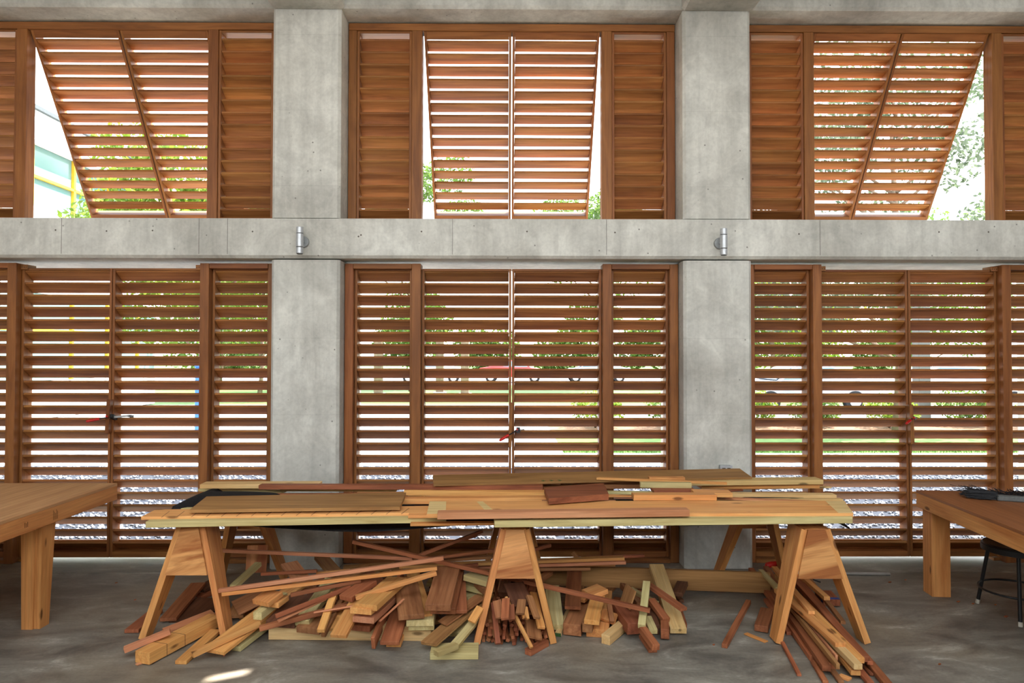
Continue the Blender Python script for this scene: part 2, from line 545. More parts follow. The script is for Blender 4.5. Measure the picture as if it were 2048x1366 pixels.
# unseen slanted slot added to the roof slab to cast the floor's sun patch
SX, SY = 1.23, 4.36
RY0, RY1, RX = -0.6, 1.5, 3.4      # unseen long roof light added to brighten the hall from above
box('slab', (XL, -3.2, ZC + .5), (XR, RY0, ZC + .62), 'concrete_wall', ceil, 0)
box('slab', (XL, RY0, ZC + .5), (-RX, RY1, ZC + .62), 'concrete_wall', ceil, 0)
box('slab', (RX, RY0, ZC + .5), (XR, RY1, ZC + .62), 'concrete_wall', ceil, 0)
box('slab', (XL, RY1, ZC + .5), (XR, SY, ZC + .62), 'concrete_wall', ceil, 0)
box('slab', (XL, SY + .36, ZC + .5), (XR, 6.05, ZC + .62), 'concrete_wall', ceil, 0)
box('slab', (XL, SY, ZC + .5), (SX, SY + .36, ZC + .62), 'concrete_wall', ceil, 0)
box('slab', (SX + .42, SY, ZC + .5), (XR, SY + .36, ZC + .62), 'concrete_wall', ceil, 0)
prism('slab', [(SX, SY, ZC + .5), (SX + .42, SY, ZC + .5), (SX + .42, SY + .26, ZC + .5), (SX, SY + .06, ZC + .5)], (0, 0, .12), 'concrete_wall', ceil)
prism('slab', [(SX, SY + .135, ZC + .5), (SX + .42, SY + .335, ZC + .5), (SX + .42, SY + .36, ZC + .5), (SX, SY + .36, ZC + .5)], (0, 0, .12), 'concrete_wall', ceil)

YJ = G(1024, 1145.5, 0).y
fl = empty('floor', kind='structure')
box('slab', (XL, -3.2, -.15), (XR, YJ, 0), 'floor', fl, .003)
box('slab', (XL, YJ + .006, -.15), (XR, YB + .05, 0), 'floor', fl, .003)
box('joint_filler', (XL, YJ - .002, -.15), (XR, YJ + .008, -.006), 'joint', fl, 0)
tag(box('wall_left', (XL, -3.2, 0), (XL + .2, YF, ZC + .5), 'concrete_wall', None, 0), kind='structure')
tag(box('wall_right', (XR - .2, -3.2, 0), (XR, YF, ZC + .5), 'concrete_wall', None, 0), kind='structure')
for s in (-1, 1):   # end bays are walled up beyond the outermost pillars
    xo = XC + s * (1.5 * BAY + PW / 2)
    for z0, z1 in ((0, ZB_BOT), (ZB_TOP, ZC)):
        a, b = (XL + .2, xo) if s < 0 else (xo, XR - .2)
        box('infill_panel', (a, YF + .2, z0), (b, YF + .4, z1), 'concrete_wall', wall, 0)

wf = empty('wall_front', kind='structure')      # opposite facade, unseen: solid below, upper band left open to light the room
box('panel', (XL, -3.2, 0), (XR, -3.0, 2.9), 'concrete_wall', wf, 0)
for k in (-1.5, -0.5, 0.5, 1.5):
    x = XC + k * BAY
    box('pillar', (x - PW / 2, -3.2, 2.9), (x + PW / 2, -2.95, ZC - .012), 'concrete_wall', wf, 0)
# ================================================================== SHUTTERS
SA = math.radians(33.7)
SW, ST = 0.125, 0.020
DEPTH = 0.114

def panel(mw, x0, x1, length, slat_z, label, group, kick=None, mat='shutter', sa=SA, head=.02):
    """louvred leaf hanging below the line z=0 of mw; y=0 is its indoor face, slats rise to the inside"""
    root = empty('louvered_shutter', mw, label, 'shutter', group)
    sw = 0.02
    for a, b in ((x0, x0 + sw), (x1 - sw, x1)):
        M = mw @ Matrix.Translation(((a + b) / 2, DEPTH / 2, -length / 2)) @ Matrix.Rotation(math.pi / 2, 4, 'Y')
        link('stile', box_mesh(length, DEPTH, sw), 'frame', root, M)
    def bar(name, za, zb, ya, yb, m='frame'):
        M = mw @ Matrix.Translation(((x0 + x1) / 2, (ya + yb) / 2, (za + zb) / 2))
        link(name, box_mesh(x1 - x0 - 2 * sw - .001, yb - ya, za - zb), m, root, M)
    bar('rail', 0, -head, 0.0, DEPTH if head < .03 else .03)
    bar('rail', -length + .045, -length, 0.0, DEPTH)
    if kick:
        bar('kick_board', -length + kick, -length + .046, DEPTH - .02, DEPTH)
    L = x1 - x0 - 2 * sw - .002
    me = box_mesh(L, SW, ST, .003)
    for z in slat_z:
        c = Vector((0, .002 + ST * math.sin(sa), z)) + Vector((0, math.cos(sa), -math.sin(sa))) * SW / 2 + Vector((0, -math.sin(sa), -math.cos(sa))) * ST / 2
        M = mw @ Matrix.Translation(((x0 + x1) / 2, c.y, c.z)) @ Matrix.Rotation(-sa, 4, 'X')
        link('slat', me, mat, root, M)
    return root

YL = 5.80                     # indoor face of the lower leaves
z1 = P(1021, 565.3, YL).z
PITCH_L = 0.1026 * (YL / 5.853)
zt_low = z1 + PITCH_L + .012
zb_low = P(1021, 1114, YL).z
len_low = zt_low - zb_low
slats_low = [z1 + PITCH_L * (1 - k) - zt_low for k in range(0, 23)]
YP = 5.735                    # indoor face of the lower posts
ZH = P(1024, 527.5, YP).z     # top of the lower frames

zt_up = P(1024, 62, D).z
zb_up = ZB_TOP
slat_up = [P(1024, 100.5 + 24.35 * k, D).z - zt_up for k in range(-1, 15)]
len_up = zt_up - zb_up - .012
ZHU = P(1024, 47.5, D).z
THETA = math.radians(32.3)
L_PROP = 1.68

def prop_py(L):
    y = D + .02 + L * math.sin(THETA); z = zt_up - L * math.cos(THETA)
    d = CAMR.inverted() @ (Vector((0.1, y, z)) - Vector((0, 0, H)))
    return 683 + F * d.y / d.z if False else 683 - F * d.y / (-d.z)
Ls = [i * .002 for i in range(1, 840)]
l1 = min(Ls, key=lambda L: abs(prop_py(L) - 81.5))
slat_prop = [-(l1 + .1026 * k) for k in range(-1, 16) if l1 + .1026 * k > .01 and l1 + .1026 * k < L_PROP - .1]

bays = [('bay left of the pillars', -1), ('middle bay between the pillars', 0), ('bay right of the pillars', 1)]
nt_ = 0
for bay, k in bays:
    xb = XC + k * BAY
    # ---- lower frame and leaves
    nt_ += 1
    tr = empty('trim_%d' % nt_, (xb, YP, 0), kind='structure')
    for s in (-1, 1):
        X = lambda a: xb + s * a
        box('post', (X(.747), YP, 0.001), (X(.821), YP + .13, ZH), 'frame', tr, .003)
        box('jamb', (X(1.302), YP + .01, 0.001), (X(1.371), YP + .13, ZH), 'frame', tr, .003)
        box('header', (X(.8215), YP + .004, ZH - .042), (X(1.3015), YP + .13, ZH), 'frame', tr, .003)
        box('sill', (X(.8215), YP + .004, 0.001), (X(1.3015), YP + .13, .03), 'frame', tr, .003)
        if k:
            b = box('bracket', (X(.69), YP + .05, ZH - .05), (X(.7465), YP + .16, ZH - .008), 'shutter', tr, .003)
            for q in range(3):
                p = Vector((X(.735 - q * .017), YP + .0495, ZH - .03))
                cyl('screw_head', p, p + Vector((0, .006, 0)), .0045, 'steel_dark', tr, 8)
            box('bracket', (X(.69), YP + .06, .002), (X(.7465), YP + .16, .026), 'shutter', tr, .003)
        side = 'left' if s < 0 else 'right'
        a, b = sorted((X(.825), X(1.299)))
        M = Matrix.Translation(((a + b) / 2, YL, zt_low))
        panel(M, a - (a + b) / 2, b - (a + b) / 2, zt_low - .035, slats_low, 'narrow fixed lower louver panel, %s side of the %s' % (side, bay), 'narrow fixed lower louver panels', kick=.125)
        a, b = sorted((X(.003), X(.744)))
        M = Matrix.Translation(((a + b) / 2, YL, zt_low))
        panel(M, a - (a + b) / 2, b - (a + b) / 2, len_low, slats_low, 'tall louvered door leaf, %s of the joint in the %s' % (side, bay), 'tall louvered door leaves', kick=.118)
    # ---- upper frame, fixed panels and propped leaves
    nt_ += 1
    tr = empty('trim_%d' % nt_, (xb, D, zb_up), kind='structure')
    box('header', (xb - 1.371, D, zt_up + .002), (xb + 1.371, D + .115, ZHU), 'frame', tr, .003)
    box('sill', (xb - 1.371, D + .002, zb_up - .0), (xb + 1.371, D + .115, zb_up + .012), 'frame', tr, .002)
    for s in (-1, 1):
        X = lambda a: xb + s * a
        side = 'left' if s < 0 else 'right'
        box('post', (X(.755), D, zb_up + .0125), (X(.84), D + .115, zt_up + .0015), 'frame', tr, .003)
        box('jamb', (X(1.302), D + .004, zb_up + .0125), (X(1.371), D + .115, zt_up + .0015), 'frame', tr, .003)
        a, b = sorted((X(.842), X(1.30)))
        M = Matrix.Translation(((a + b) / 2, D + .012, zt_up))
        panel(M, a - (a + b) / 2, b - (a + b) / 2, len_up, slat_up, 'narrow shut upper louver panel, %s side of the %s' % (side, bay), 'narrow shut upper louver panels')
        a, b = sorted((X(.005), X(.742)))
        M = Matrix.Translation(((a + b) / 2, D + .02, zt_up)) @ Matrix.Rotation(THETA, 4, 'X')
        panel(M, a - (a + b) / 2, b - (a + b) / 2, L_PROP, slat_prop, 'upper louvered shutter propped outward, %s leaf of the %s' % (side, bay), 'upper shutters propped open outward', sa=math.radians(46), head=.062)

# ================================================================== WORKSHOP FURNITURE
def sawhorse(x, yf, yr, half, label, grp='plywood sawhorses'):
    root = empty('sawhorse', (x, yf, 0), label, 'sawhorse', grp)
    zt = .655
    y0, y1 = yf + .10, yr - .10
    plank('top_rail', (x, y0, zt - .02), (x, y1, zt - .02), .13, .04, 'stud', root)
    for s in (-1, 1):
        for e, yy, foot in ((-1, y0 + .10, yf + .06), (1, y1 - .10, yr - .06)):
            top = Vector((x + s * .068, yy, zt - .005)); bot = Vector((x + s * half, foot, 0.006))
            tapered('leg', top, bot, .20, .10, .038, (0, 1, 0), 'stud', root)
    for yy, q in ((y0 - .001, -1), (y1 + .001, 1)):
        zb = .375
        ht = .052; hb = .068 + (half - .068) * (zt - zb) / zt - .018
        yo = yy - .012 if q < 0 else yy
        lean = -.045 * q * -1
        pts = [(x - ht, yo, zt - .002), (x + ht, yo, zt - .002), (x + hb, yo + lean * 1.0, zb), (x - hb, yo + lean * 1.0, zb)]
        prism('gusset', pts, (0, .012, 0), 'ply', root, (1, 0, .2))
    return root

sawhorse(-1.925, 4.20, 5.42, .245, 'plywood sawhorse at the left end of the lumber bench, with a pencil cross')
sawhorse(.052, 4.13, 5.42, .225, 'plywood sawhorse under the middle of the lumber bench, straddling the stick heap')
sawhorse(1.862, 4.12, 5.42, .262, 'plywood sawhorse at the right end of the lumber bench, straddling the long batten bundle')

def table(mw, x0, x1, y0, y1, zt, label, leg_sides, tmat='ply_table', stamp=None):
    """plywood worktop on a lumber frame; mw puts its far corner"""
    root = empty('work_table', mw, label, 'table')
    def b(name, lo, hi, mat, bev=.002):
        lo, hi = Vector(lo), Vector(hi)
        c = (lo + hi) / 2; s = hi - lo
        i = max(range(3), key=lambda k: abs(s[k]))
        R = [Matrix(), Matrix.Rotation(math.pi / 2, 4, 'Z'), Matrix.Rotation(-math.pi / 2, 4, 'Y')][i]
        s = [abs(v) for v in s]
        dims = [(s[0], s[1], s[2]), (s[1], s[0], s[2]), (s[2], s[1], s[0])][i]
        return link(name, box_mesh(*dims, bev), mat, root, mw @ Matrix.Translation(c) @ R)
    ap = .10
    b('tabletop', (x0, y0, zt - .019), (x1, y1, zt), tmat)
    b('apron', (x0, y0 + .001, zt - .019 - ap), (x0 + .038, y1 - .001, zt - .0195), 'stud')
    b('apron', (x1 - .038, y0 + .001, zt - .019 - ap), (x1, y1 - .001, zt - .0195), 'stud')
    b('apron', (x0 + .0385, y0 + .001, zt - .019 - ap), (x1 - .0385, y0 + .039, zt - .0195), 'stud')
    b('apron', (x0 + .0385, y1 - .039, zt - .019 - ap), (x1 - .0385, y1 - .001, zt - .0195), 'stud')
    for (lx, ly, sx) in leg_sides:
        # each leg is two planks nailed into an L
        b('leg', (lx, ly, .001), (lx + sx * .125, ly + .038, zt - .0195 - ap - .001), 'stud')
        b('leg_brace', (lx, ly + .0385, .001), (lx + sx * .038, ly + .128, zt - .0195 - ap - .001), 'stud')
    return root, b

# left table: far right corner at the photographed point
zt = .765
c = G(235, 966, zt)
M = Matrix.Translation((c.x, c.y, 0))
root, b = table(M, -1.75, 0, -2.0, 0, zt, 'plywood worktable at the left edge of the room', [])
for (lx, ly) in ((-.045, -.74), (-.045, -1.86), (-1.65, -.74), (-1.65, -1.86)):
    top0 = Vector((c.x + lx, c.y + ly, zt - .119)); bot0 = top0.copy(); bot0.z = .001; bot0.x -= .01
    tapered('leg', top0 + Vector((-.019, .05, 0)), bot0 + Vector((-.019, .035, 0)), .13, .085, .038, (0, 1, 0), 'stud', root)
    tapered('leg_brace', top0 + Vector((-.0385 - .045, -.0, 0)), bot0 + Vector((-.0385 - .035, -.0, 0)), .09, .068, .038, (1, 0, 0), 'stud', root)
pz = G(65, 1043, zt - .06)
for q in range(3):
    b('stamp_stroke', (-.001, -.98 + q * .012, zt - .085), (.0007, -.976 + q * .012, zt - .055 - .006 * (q % 2)), 'pencil', 0)
for q in range(5):
    b('stamp_stroke', (-.001, -.72 + q * .010, zt - .10), (.0007, -.717 + q * .010, zt - .04 - .01 * (q % 3)), 'pencil', 0)

zt2 = .724
c2 = G(1832, 980, zt2)
M2 = Matrix.Translation((c2.x, c2.y, 0)) @ Matrix.Rotation(math.radians(-5.2), 4, 'Z')
root2, b2 = table(M2, 0, 1.6, -2.0, 0, zt2, 'plywood worktable at the right edge of the room, broom head on top',
                  [(.04, -.135, 1), (.04, -1.85, 1), (1.43, -.135, 1), (1.43, -1.85, 1)], 'hardboard')

# stool
sc = Vector((3.345, 4.595, 0))
st = empty('stool', sc, 'low black metal stool with a round brown seat, beside the right worktable', 'stool')
link('seat', lathe_mesh([(.10, .425), (.182, .43), (.19, .44), (.19, .458), (.184, .465), (.165, .462), (.05, .459)], 40), 'seat', st, Matrix.Translation(sc))
link('seat_rim', lathe_mesh([(.188, .415), (.196, .418), (.196, .452), (.191, .455), (.1905, .418)], 40), 'steel_dark', st, Matrix.Translation(sc))
for ang in (118, 238, 358):
    a = math.radians(ang)
    dvec = Vector((math.cos(a), math.sin(a), 0))
    foot = sc + dvec * .245; topp = sc + dvec * .165 + Vector((0, 0, .425))
    d = (topp - foot).normalized()
    cyl('leg', foot + d * .03, topp, .012, 'steel_dark', st, 14)
    cyl('rubber_foot', foot + Vector((0, 0, .001)), foot + d * .032, .013, 'rubber', st, 14)
ring = [(sc + Vector((.212 * math.cos(t * math.pi / 24), .212 * math.sin(t * math.pi / 24), .165)), .007) for t in range(0, 49)]
link('foot_ring', tube_mesh([[(p - sc, r) for p, r in ring]], 8), 'steel_dark', st, Matrix.Translation(sc))

# push broom head on the right table
pb = G(2003, 994, zt2 + .02)
Mb = Matrix.Translation((pb.x, pb.y, zt2)) @ Matrix.Rotation(math.radians(-22), 4, 'Z')
br = empty('broom_head', Mb, 'black bristled push broom head with a grey block lying on the right worktable', 'broom')
link('block', box_mesh(.34, .06, .035, .006), 'grey', br, Mb @ Matrix.Translation((.135, -.02, .0178)))
bm = bmesh.new()
rnd = random.Random(3)
for i in range(420):
    x = rnd.uniform(-.18, .32); y = rnd.uniform(.012, .03); z = rnd.uniform(.006, .05) * (1 if x > -.05 else 1.15)
    L = rnd.uniform(.06, .12)
    a = Vector((x, y, z)); e = a + Vector((rnd.uniform(-.06, .02) - (.04 if x < -.05 else 0), L, rnd.uniform(-.012, .02)))
    e.z = max(.003, e.z)
    s = .0016
    vs = [bm.verts.new(a + Vector(o)) for o in ((-s, 0, -s), (s, 0, -s), (0, 0, s))] + [bm.verts.new(e + Vector(o)) for o in ((-s, 0, -s), (s, 0, -s), (0, 0, s))]
    for f in ((0, 1, 4, 3), (1, 2, 5, 4), (2, 0, 3, 5), (3, 4, 5), (2, 1, 0)):
        bm.faces.new([vs[i] for i in f])
for i in range(260):
    x = rnd.uniform(-.16, -.02); z = rnd.uniform(.005, .052); y = rnd.uniform(-.05, .03)
    a = Vector((x, y, z)); e = a + Vector((rnd.uniform(-.10, -.03), rnd.uniform(-.02, .03), rnd.uniform(-.008, .012)))
    e.z = max(.003, e.z)
    s = .0016
    vs = [bm.verts.new(a + Vector(o)) for o in ((0, -s, -s), (0, s, -s), (0, 0, s))] + [bm.verts.new(e + Vector(o)) for o in ((0, -s, -s), (0, s, -s), (0, 0, s))]
    for f in ((0, 1, 4, 3), (1, 2, 5, 4), (2, 0, 3, 5), (3, 4, 5), (2, 1, 0)):
        bm.faces.new([vs[i] for i in f])
me = bpy.data.meshes.new('bristles'); bm.to_mesh(me); bm.free()
tag(link('bristles', me, 'bristle', br, Mb), kind='stuff')

# wall lights
def wall_light(px, py, dpx, label):
    t = P(px, py, YF - .105)
    w_ = P(px + dpx, py + 4, YF)
    root = empty('wall_light', Vector((w_.x, YF, w_.z)), label, 'lamp', None)
    cyl('mount', Vector((w_.x, YF - .001, w_.z)), Vector((w_.x, YF - .03, w_.z)), .046, 'galv', root, 32)
    cyl('arm', Vector((w_.x, YF - .03, w_.z)), Vector((t.x, YF - .09, w_.z)), .014, 'galv', root, 16)
    cyl('body', t + Vector((0, 0, -.052)), t + Vector((0, 0, .052)), .029, 'alu', root, 32)
    cyl('end_tube', t + Vector((0, 0, .055)), t + Vector((0, 0, .105)), .0275, 'alu', root, 32)
    cyl('end_tube', t + Vector((0, 0, -.055)), t + Vector((0, 0, -.105)), .0275, 'alu', root, 32)
    cyl('seal', t + Vector((0, 0, -.0549)), t + Vector((0, 0, -.0521)), .026, 'steel_dark', root, 24)
    cyl('seal', t + Vector((0, 0, .0521)), t + Vector((0, 0, .0549)), .026, 'steel_dark', root, 24)
    cyl('lens', t + Vector((0, 0, -.1052)), t + Vector((0, 0, -.1075)), .022, 'steel_dark', root, 24)
    return root
wall_light(599.5, 480.5, 8, 'aluminium tube wall light on the beam above the left pillar')
wall_light(1447.5, 483.5, -9, 'aluminium tube wall light on the beam above the right pillar')

# outlet box and conduit on the right pillar
e = P(1449, 937, YF)
ob = empty('outlet_box', (e.x, YF, e.z), 'small galvanised outlet box on the right pillar behind the lumber', 'outlet')
box('back_box', (e.x - .045, YF - .045, e.z - .06), (e.x + .045, YF + .004, e.z + .03), 'galv', ob, .004)
box('cover', (e.x - .048, YF - .048, e.z - .063), (e.x + .048, YF - .0455, e.z + .033), 'alu', ob, .001)
for q in (-1, 1):
    box('socket', (e.x + q * .02 - .013, YF - .050, e.z - .03), (e.x + q * .02 + .013, YF - .0482, e.z + .012), 'steel_dark', ob, .0005)

ya = G(1300, 1139.5, .02); yb = G(1780, 1146.5, .02)
cd = empty('conduit', (ya + yb) / 2, 'long grey steel conduit lying on the floor by the right pillar', 'pipe')
cyl('tube', Vector((ya.x, ya.y, .0135)), Vector((yb.x, yb.y, .0135)), .0125, 'pipe', cd, 16)
for f in (.18, .62):
    p = Vector((ya.x, ya.y, .0135)).lerp(Vector((yb.x, yb.y, .0135)), f); d = (yb - ya).normalized(); d.z = 0
    cyl('coupling', p - d * .03, p + d * .03, .0134, 'galv', cd, 16)

# bar clamps and catch blocks that hold the doors shut
def catch(px, py0, py1, wpx, tilt, label):
    p0, p1 = P(px, py0, YL - .02), P(px - tilt, py1, YL - .02)
    w_ = wpx / 240
    o = plank('catch_block', p0, p1, .03, w_, 'frame', None, 0, .003)
    return tag(o, label, 'wood block', None)
catch(221, 799, 866, 16, 4, 'wooden catch block across the center joint of the left doors')
catch(1022.5, 805, 894, 14, 3, 'wooden catch block across the center joint of the middle doors')
catch(1818.5, 809, 888, 16, -3, 'wooden catch block across the center joint of the right doors')

def bar_clamp(p, direction, blen, label, handle_dir):
    """p: where the screw jaw sits; bar along direction"""
    p = Vector(p); d = Vector(direction).normalized()
    root = empty('bar_clamp', p, label, 'clamp', None)
    side = Vector((0, 0, 1))
    plank('bar', p - d * .02, p + d * blen, .006, .016, 'galv', root, 0, .001)
    e_ = p + d * (blen - .008)
    plank('fixed_jaw', e_ + Vector((0, .004, 0)), e_ + Vector((0, .075, -.012)), .018, .02, 'black', root, 0, .002)
    s_ = p + d * .02
    plank('sliding_jaw', s_ + Vector((0, -.012, .012)), s_ + Vector((0, .055, -.014)), .032, .034, 'black', root, 0, .004)
    h = Vector(handle_dir)
    a = p + Vector((0, -.02, .004))
    plank('stem', a, a + h * .25, .009, .009, 'steel_dark', root, 0, .001)
    me = lathe_mesh([(.006, 0), (.011, .006), (.012, .06), (.010, .09), (.005, .096)], 16)
    b_ = a + h * .22
    link('handle', me, 'red', root, Matrix.Translation(b_) @ h.to_track_quat('Z', 'Y').to_matrix().to_4x4())
    cyl('trigger', a + Vector((0, -.012, .004)), a + Vector((0, -.03, .012)), .008, 'red', root, 12)
    return root
y_ = YL - .045
p = P(219, 835, y_)
bar_clamp(p, P(254, 832, y_ + .02) - p, .15, 'red-handled bar clamp on the left doors, bar pointing right', (P(188, 836, y_ - .06) - P(214, 831, y_)) * 1.0 / .30 * .9)
p = P(1034, 861, y_)
bar_clamp(p, P(1047, 860, y_ + .1) - p, .12, 'red-handled bar clamp on the middle doors, handle hanging down', Vector((-.30, -.14, -.16)))
p = P(1822, 838, y_)
bar_clamp(p, P(1842, 836, y_ + .1) - p, .12, 'small bar clamp on the right doors', Vector((-.12, -.1, -.04)))
# two more clamps lie in the batten bundle
for (px, py, z, lab) in ((1543, 1129, .085, 'red clamp lying behind the left leg of the right sawhorse'), (1604, 1153, .08, 'red clamp lying among the long battens under the right sawhorse gusset')):
    p = G(px, py, z)
    r_ = empty('hand_clamp', p, lab, 'clamp')
    link('handle', lathe_mesh([(.008, 0), (.02, .01), (.024, .05), (.018, .10), (.006, .11)], 16), 'red', r_, Matrix.Translation(p) @ Matrix.Rotation(math.radians(80), 4, 'Y') @ Matrix.Translation((0, 0, -.05)))
    cyl('screw', p + Vector((.05, .0, -.01)), p + Vector((.16, .06, -.06)), .006, 'steel_dark', r_, 10)

# ================================================================== LUMBER
def piece(name, label, a, b, wd, th, mat, roll=0.0, group=None, cat='lumber', bev=.0015):
    o = plank(name, G(*a), G(*b), wd, th, mat, None, math.radians(roll), bev)
    return tag(o, label, cat, group)

def sheet(name, label, corners, z, th, mat, cat='lumber', zs=None, xdir=None):
    """flat polygon board lying at height z, corners given where the photo shows them"""
    pts = [G(px, py, (zs[i] if zs else z)) for i, (px, py) in enumerate(corners)]
    o = prism(name, pts, (0, 0, -th), mat, None, xdir or (1, 0, 0))
    return tag(o, label, cat)

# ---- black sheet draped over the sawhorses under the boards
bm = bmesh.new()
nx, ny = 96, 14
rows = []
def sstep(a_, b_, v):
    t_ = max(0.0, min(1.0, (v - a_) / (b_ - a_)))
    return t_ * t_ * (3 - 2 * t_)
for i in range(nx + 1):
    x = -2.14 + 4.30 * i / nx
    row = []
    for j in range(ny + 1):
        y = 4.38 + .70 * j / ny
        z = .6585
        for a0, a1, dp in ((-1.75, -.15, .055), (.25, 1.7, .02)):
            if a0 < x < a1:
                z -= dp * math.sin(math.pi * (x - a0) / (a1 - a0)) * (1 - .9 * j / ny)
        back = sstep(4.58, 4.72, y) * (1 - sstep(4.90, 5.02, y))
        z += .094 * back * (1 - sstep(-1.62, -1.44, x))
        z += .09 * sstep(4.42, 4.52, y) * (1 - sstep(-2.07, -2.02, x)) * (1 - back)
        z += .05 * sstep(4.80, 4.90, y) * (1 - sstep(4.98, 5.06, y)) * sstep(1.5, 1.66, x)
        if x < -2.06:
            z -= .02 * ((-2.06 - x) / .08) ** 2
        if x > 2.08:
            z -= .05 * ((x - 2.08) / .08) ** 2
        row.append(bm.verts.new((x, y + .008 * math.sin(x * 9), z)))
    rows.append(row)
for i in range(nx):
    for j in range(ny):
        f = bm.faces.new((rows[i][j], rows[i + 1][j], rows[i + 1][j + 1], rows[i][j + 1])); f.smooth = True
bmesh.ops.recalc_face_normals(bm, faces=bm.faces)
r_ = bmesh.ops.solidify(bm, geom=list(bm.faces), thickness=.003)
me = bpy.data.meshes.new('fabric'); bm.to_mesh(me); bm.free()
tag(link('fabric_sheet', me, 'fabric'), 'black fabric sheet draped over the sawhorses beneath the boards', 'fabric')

TOP = [
 ('plank', 'greenish treated plank on the front left of the bench, bottom layer', (296, 1046, .682), (885, 1036, .682), .09, .036, 'G'),
 ('plank', 'greenish treated plank along the front right of the bench, bottom layer', (992, 1049, .684), (1691, 1041, .684), .12, .038, 'G'),
 ('board', 'orange board with slanted pencil lines on the front left of the bench', (296, 1031, .712), (880, 1023, .712), .20, .02, 'W'),
 ('batten', 'reddish square batten along the front center of the bench', (880, 1035, .727), (1371, 1029, .727), .07, .04, 'K'),
 ('board', 'pale pine board with a knot at the back left end of the bench', (405, 970, .76), (640, 969, .758), .12, .03, 'P'),
 ('batten', 'long reddish batten at the back left of the bench, from the pale knotty board', (521, 970, .772), (1085, 971, .772), .07, .03, 'R'),
 ('batten', 'greenish lath below the pale knotty board at the back left of the bench', (403, 978, .705), (570, 982, .705), .09, .02, 'G'),
 ('batten', 'grey-green lath behind the weathered plank on the bench', (563, 981, .715), (794, 982, .715), .07, .022, 'G'),
 ('board', 'pinkish board edge right behind the weathered plank', (521, 988, .712), (815, 987, .712), .10, .02, 'K'),
 ('plank', 'knotty orange two-by-four right of the weathered plank, rear of the pair', (810, 981, .738), (1092, 985, .738), .075, .038, 'O'),
 ('plank', 'long orange two-by-four right of the weathered plank, front of the pair', (806, 998, .728), (1200, 995, .728), .075, .038, 'O'),
 ('batten', 'thin brown lath below the raised stamped plank', (925, 966, .782), (1122, 965, .782), .04, .012, 'B'),
 ('plank', 'short orange block on top of the pale boards near the right pillar', (1296, 958, .80), (1367, 958, .80), .055, .034, 'O'),
 ('plank', 'greenish treated offcut with a dark knot at its right end', (1280, 970, .782), (1382, 971, .782), .05, .036, 'G'),
 ('board', 'flat dark red-brown offcut behind the short orange two-by-four on the bench', (1304, 982, .752), (1388, 982, .752), .12, .024, 'R'),
 ('board', 'tan offcut with a rough corner lying right of the dark red-brown offcut', (1385, 986, .757), (1460, 987, .757), .13, .03, 'O'),
 ('plank', 'short orange two-by-four lying above the wide pine board', (1265, 993, .768), (1430, 993, .768), .085, .038, 'O'),
 ('board', 'pale pine board at the back right of the bench', (1372, 963, .765), (1638, 960, .765), .13, .034, 'P'),
 ('board', 'tan board beneath the pale pine board at the back right', (1398, 971, .724), (1632, 970, .724), .12, .03, 'O'),
 ('batten', 'thin pale lath above the black fabric at the right end of the bench', (1448, 977, .702), (1660, 974, .702), .05, .01, 'P'),
 ('plank', 'pale greenish plank end right of the tan offcut, in front of the black fabric', (1455, 991, .708), (1669, 993, .708), .075, .036, 'P'),
 ('batten', 'pale lath just behind the wide pine board at the right end', (1432, 1002, .70), (1683, 1001, .70), .05, .03, 'P'),
 ('batten', 'pinkish lath running slantwise behind the wide pine board', (1420, 996, .722), (1640, 1005, .712), .05, .012, 'K'),
 ('batten', 'long thin orange lath under the short orange block on the bench', (1193, 961, .79), (1453, 971, .772), .03, .018, 'O'),
 ('batten', 'pale green lath right of the dark redwood chunk', (1180, 981, .742), (1305, 983, .742), .04, .02, 'G'),
 ('batten', 'bright orange lath end right of the dark redwood chunk', (1150, 990, .715), (1262, 989, .715), .05, .02, 'O'),
 ('batten', 'pinkish lath just behind the wide pine board, below the redwood chunk', (1083, 1003, .712), (1230, 1003, .712), .04, .016, 'K'),
 ('board', 'dark brown board between the two orange two-by-fours and the pine board', (830, 1004, .700), (1090, 1003, .700), .08, .018, 'D'),
 ('board', 'brown board under the redwood chunk at the back of the bench', (1060, 974, .722), (1300, 974, .722), .14, .03, 'B'),
 ('board', 'shaded brown board below the raised stamped plank at center back', (900, 974, .715), (1200, 976, .715), .14, .03, 'O'),
 ('board', 'orange board end butting the wide pine board on the front left', (815, 1034, .706), (900, 1033, .706), .06, .018, 'O'),
 ('batten', 'tan lath at the bottom front, left of the front right treated plank', (818, 1048, .671), (992, 1046, .671), .05, .016, 'O'),
 ('batten', 'thin pale lath sticking out at the far left under the weathered plank', (364, 1017, .715), (470, 1017, .715), .04, .008, 'G'),
 ('board', 'reddish brown lath left behind the right front board tops', (1430, 983, .712), (1484, 980, .712), .03, .012, 'R'),
]
for t in TOP:
    piece(*t)

# weathered plank: slanted ends
o = sheet('plank', 'wide weathered brown plank with slanted ends on the left of the bench', [(379, 1023), (800, 1017), (812, 988), (413, 996)], .748, .02, 'T')
sheet('board', 'pale board edge peeking out behind the weathered plank at its left end', [(402, 1001), (470, 1001), (470, 993), (402, 994)], .73, .016, 'P')
